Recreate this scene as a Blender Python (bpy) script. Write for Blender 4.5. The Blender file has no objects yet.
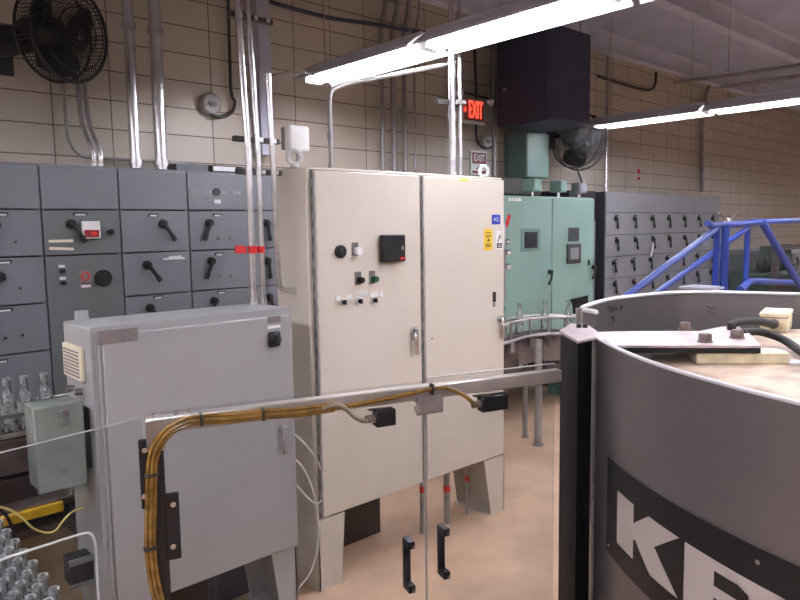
import bpy, bmesh, math, random
from mathutils import Vector, Matrix
random.seed(7)
SC=bpy.context.scene; COL=SC.collection
# ------------------------------------------------------------------ camera
H=1.9; FPX=690.0; YAW=math.radians(42.3); PIT=math.radians(5.94); ROL=math.radians(-.888)
cf=Vector((math.sin(YAW)*math.cos(PIT),math.cos(YAW)*math.cos(PIT),-math.sin(PIT)))
r_=Vector((math.cos(YAW),-math.sin(YAW),0)); u_=r_.cross(cf)
cr=r_*math.cos(ROL)+u_*math.sin(ROL); cu=u_*math.cos(ROL)-r_*math.sin(ROL)
CP=Vector((0,0,H))
cam=bpy.data.cameras.new('camera'); cam.sensor_width=36; cam.lens=FPX/800*36; cam.clip_start=.02; cam.clip_end=100
co=bpy.data.objects.new('camera',cam); COL.objects.link(co)
co.matrix_world=Matrix(((cr.x,cu.x,-cf.x,0),(cr.y,cu.y,-cf.y,0),(cr.z,cu.z,-cf.z,H),(0,0,0,1)))
SC.camera=co
def ray(x,y): return cf+cr*((x-400)/FPX)-cu*((y-300)/FPX)
def at(x,y,ax,v):
    "point of the world plane ax=v that a measured photo pixel shows"
    d=ray(x,y); i='XYZ'.index(ax); return CP+d*((v-CP[i])/d[i])
def atp(x,y,p,n):
    d=ray(x,y); return CP+d*((p-CP).dot(n)/d.dot(n))
# ------------------------------------------------------------------ materials
def lin(c): return tuple(((v/255+.055)/1.055)**2.4 if v/255>.04045 else v/255/12.92 for v in c)+(1,)
MATS={}
def paint(name,c,rough=.5,metal=0,var=.08,scale=4,bump=0,dirt=None,spec=.5,coat=0):
    if name in MATS: return MATS[name]
    m=bpy.data.materials.new(name); m.use_nodes=True; nt=m.node_tree; b=nt.nodes['Principled BSDF']
    b.inputs['Roughness'].default_value=rough; b.inputs['Metallic'].default_value=metal
    b.inputs['Specular IOR Level'].default_value=spec; b.inputs['Coat Weight'].default_value=coat
    tc=nt.nodes.new('ShaderNodeTexCoord'); nz=nt.nodes.new('ShaderNodeTexNoise'); nz.inputs['Scale'].default_value=scale; nz.inputs['Detail'].default_value=5
    nt.links.new(tc.outputs['Object'],nz.inputs['Vector'])
    rp=nt.nodes.new('ShaderNodeValToRGB'); L=lin(c); D=tuple(v*(1-var*2) for v in L[:3])+(1,)
    if dirt: D=lin(dirt)
    rp.color_ramp.elements[0].position=.3; rp.color_ramp.elements[1].position=.6
    rp.color_ramp.elements[0].color=D; rp.color_ramp.elements[1].color=tuple(min(1,v*(1+var*.4)) for v in L[:3])+(1,)
    nt.links.new(nz.outputs['Fac'],rp.inputs['Fac']); nt.links.new(rp.outputs['Color'],b.inputs['Base Color'])
    if bump:
        bp=nt.nodes.new('ShaderNodeBump'); bp.inputs['Strength'].default_value=bump; bp.inputs['Distance'].default_value=.004
        n2=nt.nodes.new('ShaderNodeTexNoise'); n2.inputs['Scale'].default_value=scale*12; nt.links.new(tc.outputs['Object'],n2.inputs['Vector'])
        nt.links.new(n2.outputs['Fac'],bp.inputs['Height']); nt.links.new(bp.outputs['Normal'],b.inputs['Normal'])
    MATS[name]=m; return m
def emit(name,c,s):
    m=bpy.data.materials.new(name); m.use_nodes=True; nt=m.node_tree; b=nt.nodes['Principled BSDF']
    b.inputs['Base Color'].default_value=lin(c); b.inputs['Emission Color'].default_value=lin(c); b.inputs['Emission Strength'].default_value=s
    return m
def glass(name,tint,gloss=1.0,smudge=0.0,edge=.5):
    m=bpy.data.materials.new(name); m.use_nodes=True; nt=m.node_tree; nt.nodes.clear()
    o=nt.nodes.new('ShaderNodeOutputMaterial'); mx=nt.nodes.new('ShaderNodeMixShader'); t=nt.nodes.new('ShaderNodeBsdfTransparent'); g=nt.nodes.new('ShaderNodeBsdfGlossy')
    t.inputs['Color'].default_value=lin(tint); g.inputs['Roughness'].default_value=.04
    fr=nt.nodes.new('ShaderNodeLayerWeight'); fr.inputs['Blend'].default_value=edge
    mu=nt.nodes.new('ShaderNodeMath'); mu.operation='MULTIPLY'; mu.inputs[1].default_value=gloss
    nt.links.new(fr.outputs['Fresnel'],mu.inputs[0]); nt.links.new(mu.outputs[0],mx.inputs['Fac'])
    nt.links.new(t.outputs[0],mx.inputs[1]); nt.links.new(g.outputs[0],mx.inputs[2])
    out=mx
    if smudge:
        d=nt.nodes.new('ShaderNodeBsdfDiffuse'); d.inputs['Color'].default_value=(.85,.87,.88,1) if name=='bottle_glass' else (.6,.6,.62,1)
        nz=nt.nodes.new('ShaderNodeTexNoise'); nz.inputs['Scale'].default_value=5; nz.inputs['Detail'].default_value=6
        tc=nt.nodes.new('ShaderNodeTexCoord'); nt.links.new(tc.outputs['Object'],nz.inputs['Vector'])
        rp=nt.nodes.new('ShaderNodeMapRange'); rp.inputs['From Min'].default_value=.35 if name=='bottle_glass' else .45; rp.inputs['From Max'].default_value=.8; rp.inputs['To Max'].default_value=smudge
        nt.links.new(nz.outputs['Fac'],rp.inputs['Value'])
        m2=nt.nodes.new('ShaderNodeMixShader'); nt.links.new(rp.outputs[0],m2.inputs['Fac']); nt.links.new(mx.outputs[0],m2.inputs[1]); nt.links.new(d.outputs[0],m2.inputs[2]); out=m2
    nt.links.new(out.outputs[0],o.inputs['Surface']); return m
M=dict(
 mcc=paint('mcc_grey_enamel',(112,115,120),.42,var=.05,scale=1.5), mccg=paint('mcc_green_grey_enamel',(98,104,103),.45,var=.05),
 mccd=paint('mcc_seam_dark',(38,38,42),.6), mcc2=paint('mcc_far_enamel',(126,126,130),.45,var=.05),
 black=paint('black_plastic',(22,22,25),.4,var=.1), rub=paint('black_rubber',(30,29,30),.6),
 beige=paint('cream_enamel',(212,203,188),.38,var=.025,scale=2.2), beiged=paint('cream_enamel_side',(192,186,172),.4,var=.09,scale=5),
 gray=paint('light_grey_enamel',(163,162,161),.33,var=.03,scale=2.5,coat=.15), grayd=paint('grey_body_enamel',(158,159,158),.4,var=.06),
 steel=paint('brushed_steel',(175,172,170),.32,metal=.9,var=.12,scale=9), chrome=paint('chrome',(200,200,200),.18,metal=1),
 galv=paint('galvanised_conduit',(224,222,222),.27,metal=.88,var=.12,scale=14), galvd=paint('dull_grey_conduit',(158,154,152),.4,metal=.3,var=.12,scale=8),
 wht=paint('white_plastic',(232,232,228),.4,var=.02), label=paint('pale_label',(205,205,205),.5,var=.05,scale=60), red=paint('red_tape',(214,40,34),.5), redd=paint('dark_red',(130,20,24),.4),
 yel=paint('yellow_label',(240,200,50),.5), lime=paint('lime_sticker',(222,228,80),.5), blue=paint('blue_enamel',(42,68,156),.4,var=.1,scale=6), bluel=paint('blue_label',(48,72,180),.5,var=.3,scale=80),
 green=paint('sea_green_enamel',(134,166,154),.42,var=.05,scale=2.5), greend=paint('green_box_enamel',(112,138,130),.45,var=.05), teal=paint('dark_teal',(52,58,60),.55),
 navy=paint('navy_black_sheet',(60,64,86),.7,var=.06), post=paint('blue_black_post',(17,19,23),.6,var=.1,spec=.2), drum=paint('satin_stainless',(138,132,134),.38,metal=.75,var=.07,scale=2),
 rim=paint('bright_rim_steel',(238,236,238),.3,metal=.3,var=.05), plate=paint('pinkish_steel_plate',(212,196,196),.35,metal=.5,var=.15,scale=12),
 cream=paint('cream_block',(230,216,182),.6,var=.1,scale=14,dirt=(196,184,146)), deck=paint('stained_tan_deck',(205,184,160),.45,var=.15,scale=7,dirt=(140,112,88)),
 bolt=paint('dull_bolt',(135,120,112),.5,metal=.6,var=.2,scale=40), yc=paint('yellow_cable_jacket',(136,102,48),.25,var=.25,scale=30), gc=paint('grey_flex_conduit',(140,128,108),.45,metal=.4,var=.15,scale=40),
 wc=paint('white_cable',(225,222,215),.4), vent=paint('ivory_vent',(232,222,196),.5), jb=paint('grey_green_box',(134,142,136),.35,metal=.2,var=.1,scale=8),
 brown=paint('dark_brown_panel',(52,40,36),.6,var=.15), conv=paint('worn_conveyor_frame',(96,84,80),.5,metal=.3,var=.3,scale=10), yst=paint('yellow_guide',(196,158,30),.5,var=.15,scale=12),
 tan=paint('tan_apron',(168,150,120),.6,var=.15,scale=5), seal=paint('grey_gasket',(120,116,112),.6,var=.2,scale=30), plated=paint('taupe_nameplate',(128,118,114),.4,var=.1,scale=30),
 ceil=paint('ceiling_deck',(176,180,198),.8,var=.08,scale=2), joist=paint('joist_paint',(190,192,206),.6,var=.08), fixt=paint('fixture_white_enamel',(215,212,222),.35),
 grt=paint('grating_dark',(60,58,56),.6), foil=paint('machine_dark_green',(44,56,48),.5,var=.3,scale=20), tile_dk=paint('dark_strut',(60,56,54),.5),
)
M['tube']=emit('lamp_tube_glow',(246,246,255),24); M['lens']=emit('glow_band_white',(246,246,255),10); M['exitglow']=emit('exit_letter_glow',(255,72,52),1.3); M['bar']=paint('guard_bar_steel',(182,174,166),.3,metal=.5,var=.12,scale=9); M['exitface']=paint('exit_face',(160,92,88),.5); M['letter']=paint('letter_grey',(176,166,160),.5,var=.05); M['thinyel']=paint('pale_yellow_cord',(216,196,118),.5); M['pipelt']=paint('pale_box',(176,170,168),.5,var=.08)  # lens key: glow of the strip added between the lamp tubes
M['panel']=glass('clear_guard_panel',(247,248,248),.2,.05,.3)
def bottlemat():
    m=bpy.data.materials.new('bottle_glass'); m.use_nodes=True; nt=m.node_tree; nt.nodes.clear(); N=nt.nodes.new; L=nt.links.new
    o=N('ShaderNodeOutputMaterial'); t=N('ShaderNodeBsdfTransparent'); t.inputs['Color'].default_value=(.93,.95,.95,1); g=N('ShaderNodeBsdfGlossy'); g.inputs['Roughness'].default_value=.06
    d=N('ShaderNodeBsdfTranslucent'); d.inputs['Color'].default_value=(.92,.94,.95,1); df=N('ShaderNodeBsdfDiffuse'); df.inputs['Color'].default_value=(.92,.94,.95,1); md=N('ShaderNodeMixShader'); L(d.outputs[0],md.inputs[1]); L(df.outputs[0],md.inputs[2]); md.inputs['Fac'].default_value=.6
    lw=N('ShaderNodeLayerWeight'); lw.inputs['Blend'].default_value=.35; tc=N('ShaderNodeTexCoord'); nz=N('ShaderNodeTexNoise'); nz.inputs['Scale'].default_value=38; L(tc.outputs['Object'],nz.inputs['Vector'])
    mr=N('ShaderNodeMapRange'); mr.inputs['From Min'].default_value=.42; mr.inputs['From Max'].default_value=.62; mr.inputs['To Min'].default_value=.02; mr.inputs['To Max'].default_value=.38; L(nz.outputs['Fac'],mr.inputs['Value'])
    ad=N('ShaderNodeMath'); ad.operation='ADD'; ad.use_clamp=True; sc=N('ShaderNodeMath'); sc.operation='MULTIPLY'; sc.inputs[1].default_value=.45; L(lw.outputs['Facing'],sc.inputs[0]); L(sc.outputs[0],ad.inputs[0]); L(mr.outputs[0],ad.inputs[1])  # pale rims and noise sparkle paint refracted light into the glass colour
    m1=N('ShaderNodeMixShader'); L(ad.outputs[0],m1.inputs['Fac']); L(t.outputs[0],m1.inputs[1]); L(md.outputs[0],m1.inputs[2])
    m2=N('ShaderNodeMixShader'); L(lw.outputs['Fresnel'],m2.inputs['Fac']); L(m1.outputs[0],m2.inputs[1]); L(g.outputs[0],m2.inputs[2]); L(m2.outputs[0],o.inputs['Surface']); return m
M['bottle']=bottlemat()
def wallmat():
    m=bpy.data.materials.new('glazed_block_wall'); m.use_nodes=True; nt=m.node_tree; b=nt.nodes['Principled BSDF']
    g=nt.nodes.new('ShaderNodeNewGeometry'); sp=nt.nodes.new('ShaderNodeSeparateXYZ'); nt.links.new(g.outputs['Position'],sp.inputs[0])
    cx=nt.nodes.new('ShaderNodeCombineXYZ')
    a=nt.nodes.new('ShaderNodeMath'); a.operation='ADD'; nt.links.new(sp.outputs[0],a.inputs[0]); nt.links.new(sp.outputs[1],a.inputs[1])
    s=nt.nodes.new('ShaderNodeMath'); s.operation='SUBTRACT'; s.inputs[1].default_value=1.461+5.0-.385*40; nt.links.new(a.outputs[0],s.inputs[0])
    z=nt.nodes.new('ShaderNodeMath'); z.operation='SUBTRACT'; z.inputs[1].default_value=2.82-.2*20; nt.links.new(sp.outputs[2],z.inputs[0])
    nt.links.new(s.outputs[0],cx.inputs[0]); nt.links.new(z.outputs[0],cx.inputs[1])
    br=nt.nodes.new('ShaderNodeTexBrick'); br.offset=0; br.squash=1
    br.inputs['Scale'].default_value=1; br.inputs['Brick Width'].default_value=.385; br.inputs['Row Height'].default_value=.2; br.inputs['Mortar Size'].default_value=.0045; br.inputs['Mortar Smooth'].default_value=.2
    br.inputs['Color1'].default_value=lin((200,189,174)); br.inputs['Color2'].default_value=lin((193,182,168)); br.inputs['Mortar'].default_value=lin((108,92,80))
    nt.links.new(cx.outputs[0],br.inputs['Vector'])
    nt.links.new(br.outputs['Color'],b.inputs['Base Color']); b.inputs['Roughness'].default_value=.45
    bp=nt.nodes.new('ShaderNodeBump'); bp.inputs['Strength'].default_value=.4; bp.inputs['Distance'].default_value=.004; bp.invert=True
    nt.links.new(br.outputs['Fac'],bp.inputs['Height']); nt.links.new(bp.outputs['Normal'],b.inputs['Normal'])
    return m
M['wall']=wallmat()
def floormat():
    m=bpy.data.materials.new('worn_tan_concrete'); m.use_nodes=True; nt=m.node_tree; b=nt.nodes['Principled BSDF']
    g=nt.nodes.new('ShaderNodeNewGeometry'); n1=nt.nodes.new('ShaderNodeTexNoise'); n1.inputs['Scale'].default_value=1.6; n1.inputs['Detail'].default_value=8; n1.inputs['Roughness'].default_value=.65
    nt.links.new(g.outputs['Position'],n1.inputs['Vector'])
    r=nt.nodes.new('ShaderNodeValToRGB'); e=r.color_ramp.elements; e[0].position=.3; e[0].color=lin((186,156,130)); e[1].position=.62; e[1].color=lin((222,186,156))
    nt.links.new(n1.outputs['Fac'],r.inputs['Fac']); nt.links.new(r.outputs['Color'],b.inputs['Base Color']); b.inputs['Roughness'].default_value=.42
    n2=nt.nodes.new('ShaderNodeTexNoise'); n2.inputs['Scale'].default_value=60; nt.links.new(g.outputs['Position'],n2.inputs['Vector'])
    bp=nt.nodes.new('ShaderNodeBump'); bp.inputs['Strength'].default_value=.15; bp.inputs['Distance'].default_value=.003; nt.links.new(n2.outputs['Fac'],bp.inputs['Height']); nt.links.new(bp.outputs['Normal'],b.inputs['Normal'])
    return m
M['floor']=floormat()
# ------------------------------------------------------------------ mesh helpers
def V(*a): return Vector(a)
def spline(pts,k=6):
    pts=[Vector(p) for p in pts]; P=[pts[0]*2-pts[1]]+pts+[pts[-1]*2-pts[-2]]; out=[]
    for i in range(1,len(P)-2):
        for j in range(k):
            t=j/k; a,b,c,d=P[i-1],P[i],P[i+1],P[i+2]
            out.append(.5*((2*b)+(c-a)*t+(2*a-5*b+4*c-d)*t*t+(3*b-a-3*c+d)*t**3))
    return out+[pts[-1]]
class MB:
    def __init__(s): s.b=bmesh.new()
    def box(s,x0,x1,y0,y1,z0,z1,bev=0,seg=1):
        b2=bmesh.new(); bmesh.ops.create_cube(b2,size=1,matrix=Matrix.Translation(((x0+x1)/2,(y0+y1)/2,(z0+z1)/2))@Matrix.Diagonal((abs(x1-x0),abs(y1-y0),abs(z1-z0),1)))
        if bev: bmesh.ops.bevel(b2,geom=b2.edges[:],offset=bev,segments=seg,affect='EDGES',profile=.5)
        s.join(b2); return s
    def obox(s,c,ax,ay,az,hx,hy,hz,bev=0):
        b2=bmesh.new(); bmesh.ops.create_cube(b2,size=2); 
        for v in b2.verts: v.co=V(v.co.x*hx,v.co.y*hy,v.co.z*hz)
        if bev: bmesh.ops.bevel(b2,geom=b2.edges[:],offset=bev,segments=1,affect='EDGES',profile=.5)
        ax,ay,az=Vector(ax).normalized(),Vector(ay).normalized(),Vector(az).normalized()
        for v in b2.verts: v.co=Vector(c)+ax*v.co.x+ay*v.co.y+az*v.co.z
        s.join(b2); return s
    def join(s,b2):
        me=bpy.data.meshes.new('t'); b2.to_mesh(me); b2.free(); s.b.from_mesh(me); bpy.data.meshes.remove(me)
    def tube(s,pts,r,n=10,sm=0,cap=True):
        pts=[Vector(p) for p in pts]
        if sm: pts=spline(pts,sm)
        R=r if isinstance(r,(list,tuple)) else [r]*len(pts)
        t0=(pts[1]-pts[0]).normalized(); nrm=t0.orthogonal().normalized(); rings=[]
        for i,p in enumerate(pts):
            t=((pts[min(i+1,len(pts)-1)]-p).normalized()+(p-pts[max(i-1,0)]).normalized())
            t=t.normalized() if t.length>1e-6 else t0
            nrm=(nrm-t*nrm.dot(t)).normalized(); bn=t.cross(nrm)
            rings.append([s.b.verts.new(p+(nrm*math.cos(2*math.pi*k/n)+bn*math.sin(2*math.pi*k/n))*R[i]) for k in range(n)])
        for a,b in zip(rings,rings[1:]):
            for k in range(n): s.b.faces.new((a[k],a[(k+1)%n],b[(k+1)%n],b[k]))
        if cap: s.b.faces.new(rings[0][::-1]); s.b.faces.new(rings[-1])
        return s
    def cyl(s,p0,p1,r,r2=None,n=16): return s.tube([p0,p1],[r,r if r2 is None else r2],n)
    def lathe(s,prof,c=(0,0,0),n=20,ax=(0,0,1)):
        ax=Vector(ax).normalized(); u=ax.orthogonal().normalized(); w=ax.cross(u); c=Vector(c); rings=[]
        for r,z in prof: rings.append([s.b.verts.new(c+ax*z+(u*math.cos(2*math.pi*k/n)+w*math.sin(2*math.pi*k/n))*max(r,1e-4)) for k in range(n)])
        for a,b in zip(rings,rings[1:]):
            for k in range(n): s.b.faces.new((a[k],a[(k+1)%n],b[(k+1)%n],b[k]))
        s.b.faces.new(rings[0][::-1]); s.b.faces.new(rings[-1]); return s
    def torus(s,c,nrm,R,r,n=28,m=8,a0=0,a1=2*math.pi):
        nrm=Vector(nrm).normalized(); u=nrm.orthogonal().normalized(); w=nrm.cross(u)
        full=abs(a1-a0-2*math.pi)<1e-4; N=n if full else n+1
        pts=[Vector(c)+(u*math.cos(a0+(a1-a0)*k/n)+w*math.sin(a0+(a1-a0)*k/n))*R for k in range(N)]
        if not full: return s.tube(pts,r,m)
        rings=[]
        for p in pts:
            d=(p-Vector(c)).normalized(); rings.append([s.b.verts.new(p+(d*math.cos(2*math.pi*k/m)+nrm*math.sin(2*math.pi*k/m))*r) for k in range(m)])
        for i in range(n):
            a,b=rings[i],rings[(i+1)%n]
            for k in range(m): s.b.faces.new((a[k],b[k],b[(k+1)%m],a[(k+1)%m]))
        return s
    def prism(s,poly,ext):
        poly=[Vector(p) for p in poly]; e=Vector(ext); a=[s.b.verts.new(p) for p in poly]; b=[s.b.verts.new(p+e) for p in poly]; n=len(a)
        s.b.faces.new(a); s.b.faces.new(b[::-1])
        for k in range(n): s.b.faces.new((a[k],b[k],b[(k+1)%n],a[(k+1)%n]))
        return s
    def text(s,txt,size,o,xd=(1,0,0),yd=(0,0,1),ext=.001,width=None):
        cu=bpy.data.curves.new('t','FONT'); cu.body=txt; cu.size=size; cu.extrude=ext; cu.align_x='CENTER'; cu.align_y='CENTER'; cu.offset=size*.012
        ob=bpy.data.objects.new('t',cu); COL.objects.link(ob); bpy.context.view_layer.update()
        me=ob.evaluated_get(bpy.context.evaluated_depsgraph_get()).to_mesh(); b2=bmesh.new(); b2.from_mesh(me)
        ob.evaluated_get(bpy.context.evaluated_depsgraph_get()).to_mesh_clear(); COL.objects.unlink(ob); bpy.data.objects.remove(ob)
        xd,yd=Vector(xd).normalized(),Vector(yd).normalized(); zd=xd.cross(yd); f=1
        if width:
            w=max(v.co.x for v in b2.verts)-min(v.co.x for v in b2.verts); f=width/w
        for v in b2.verts: v.co=Vector(o)+xd*v.co.x*f+yd*v.co.y+zd*v.co.z
        s.join(b2); return s
WP={}
def fin(mb,name,mat,org):
    b=mb.b; bmesh.ops.translate(b,verts=b.verts[:],vec=-org)
    bmesh.ops.recalc_face_normals(b,faces=b.faces[:])
    for e in b.edges:
        e.smooth=not(len(e.link_faces)==2 and e.calc_face_angle(0)>math.radians(38))
    for f in b.faces: f.smooth=True
    me=bpy.data.meshes.new(name); b.to_mesh(me); b.free(); me.materials.append(M[mat] if isinstance(mat,str) else mat)
    return me
def part(name,mb,mat,par,label=None):
    o=WP[par.name]; me=fin(mb,name,mat,o); ob=bpy.data.objects.new(name,me); COL.objects.link(ob); ob.parent=par; WP[ob.name]=o.copy()
    if label: ob['label']=label
    return ob
def thing(name,label,cat,loc,group=None):
    o=bpy.data.objects.new(name,None); COL.objects.link(o); o.location=loc; o.empty_display_size=.05; o['label']=label; o['category']=cat
    if group: o['group']=group
    WP[o.name]=Vector(loc); return o
def solo(name,mb,mat,label,cat,group=None,kind=None):
    vs=[v.co for v in mb.b.verts]; lo=[min(v[i] for v in vs) for i in range(3)]; hi=[max(v[i] for v in vs) for i in range(3)]
    org=V((lo[0]+hi[0])/2,(lo[1]+hi[1])/2,lo[2]); me=fin(mb,name,mat,org); ob=bpy.data.objects.new(name,me); ob.location=org; COL.objects.link(ob); WP[ob.name]=org
    if label: ob['label']=label; ob['category']=cat
    if group: ob['group']=group
    if kind: ob['kind']=kind
    return ob
def struct(name,mb,mat): return solo(name,mb,mat,None,None,None,'structure')
def copy_tree(o,par=None):
    c=o.copy(); COL.objects.link(c); c.parent=par; WP[c.name]=WP[o.name].copy()
    for ch in list(o.children): copy_tree(ch,c)
    return c
# ------------------------------------------------------------------ room shell
X0,X1,Y0,YW,ZC=-3.5,20,-7,5.0,4.0
struct('floor',MB().box(X0-.2,X1+.2,Y0-.2,YW+.2,-.2,0),'floor')
struct('wall_back',MB().box(X0,X1,YW,YW+.2,0,ZC+.12),'wall'); struct('wall_left',MB().box(X0-.2,X0,Y0,YW,0,ZC+.12),'wall')
struct('wall_right',MB().box(X1,X1+.2,Y0,YW,0,ZC+.12),'wall'); struct('wall_front',MB().box(X0,X1,Y0-.2,Y0,0,ZC+.12),'wall')
struct('ceiling',MB().box(X0-.2,X1+.2,Y0-.2,YW+.2,ZC+.12,ZC+.3),'ceil')
# ceiling joists run along the wall direction
def joist(y,h=.2,w=.1): return struct('trim_1',MB().box(X0,X1,y-w/2,y+w/2,ZC+.108,ZC+.12).box(X0,X1,y-.012,y+.012,ZC-h+.13,ZC+.11).box(X0,X1,y-w/2,y+w/2,ZC-h+.12,ZC-h+.132),'joist')
for y in (4.5,3.2,1.9,.6,-.7,-2,-3.3,-4.6): joist(y,.22 if y!=1.9 else .3,.12)
# ------------------------------------------------------------------ strip lights
def strip(x,yc,label,group):
    t=thing('strip_light',label,'light',(x,yc,3.0),group)
    h=MB().box(x-.065,x+.065,yc-.61,yc+.61,3.03,3.085,.006)
    for s in (-1,1): h.prism([(x+s*.065,yc-.61,3.055),(x+s*.17,yc-.61,2.985),(x+s*.17,yc-.61,2.975),(x+s*.176,yc-.61,2.975),(x+s*.176,yc-.61,2.99),(x+s*.065,yc-.61,3.065)],(0,1.22,0))
    part('housing',h,'fixt',t)
    for s in (-1,1):
        part('lamp_tube',MB().cyl((x+s*.05,yc-.585,3.0),(x+s*.05,yc+.585,3.0),.019),'tube',t)
    for q in (-1,1): part('lamp_holder',MB().box(x-.07,x+.07,yc+q*.588,yc+q*.606,2.975,3.03),'wht',t)
    part('glow_band',MB().box(x-.066,x+.066,yc-.58,yc+.58,3.019,3.0295,.002),'lens',t)  # glowing strip added between the tubes to thicken the band of light
    for q in (-1,1): part('hanger_rod',MB().cyl((x,yc+q*.45,3.085),(x,yc+q*.45,ZC+.12),.004,n=6),'galvd',t)
    return t
s0=None
for xr,nm in ((-.8,''),(3.08,''),(6.93,''),(10.8,''),(14.6,'')):  # the two rightmost rows are unseen, added to brighten the right wall
    for k in range(6):
        if xr>10 and k<1+(xr>12): continue
        yc=3.7-1.26*k; g='strip lights hanging in rows'
        lab='unseen fluorescent strip light added to light the room'
        if xr==3.08: lab=['white two-tube strip light, far end of the big glowing row above the cream cabinet','white two-tube strip light, second from far end of the big glowing row','white two-tube strip light, near end of the big glowing row by the top edge'][k] if k<3 else lab
        if xr==6.93: lab=['small glowing strip light in front of the dark fan, far end of right row','glowing strip light at right edge, near part of the right row'][k] if k<2 else lab
        o=strip(xr,yc,lab,g) if s0 is None else copy_tree(s0)
        if s0 is None: s0=o
        o.location=(xr,yc,3.0); o['label']=lab; o['group']=g
# ------------------------------------------------------------------ motor control centre, left bank
YM=4.4
ROWS=[2.295,2.04,1.77,1.495,1.215,.935,.655,.375,.1]
def lever(door,x,y,dx,dz,Yp,L=.11):
    m=MB().cyl((x,Yp,y),(x,Yp-.022,y),.03,.027,14).cyl((x,Yp-.02,y),(x,Yp-.036,y),.016,n=12)
    d=V(dx,0,dz).normalized(); p=V(x,Yp-.03,y)
    m.obox(p+d*L*.5,d,(0,1,0),d.cross(V(0,1,0)),L*.52,.008,.011,.003); m.obox(p+d*L*.98,d,(0,1,0),d.cross(V(0,1,0)),.022,.011,.014,.004)
    return part('handle',m,'black',door,'black rotary lever handle')
def bucket(t,x0,x1,z0,z1,Y,mat='mcc'):
    m=MB().box(x0+.004,x1-.004,Y-.02,Y,z0+.004,z1-.004,.003)
    return part('door',m,mat,t)
def small(door,name,x,z,w,h,Y,mat,d=.006,label=None): return part(name,MB().box(x-w/2,x+w/2,Y-d,Y,z-h/2,z+h/2,min(w,h,d)*.15),mat,door,label)
Yf=YM-.02
def pm(x,y,Y=Yf): p=at(x,y,'Y',Y); return p.x,p.z
BX=[.727,1.184,1.634,2.087,2.54,2.98]
NM=['leftmost grey control section, cut by the left picture edge','grey control section with red display, fan grille and tilted label strips','grey control section with two levers slanting right, above the grey cabinet','grey control section with round maker badge, left of the two shiny pipes','rightmost grey control section of left bank, behind the shiny pipes']
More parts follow.
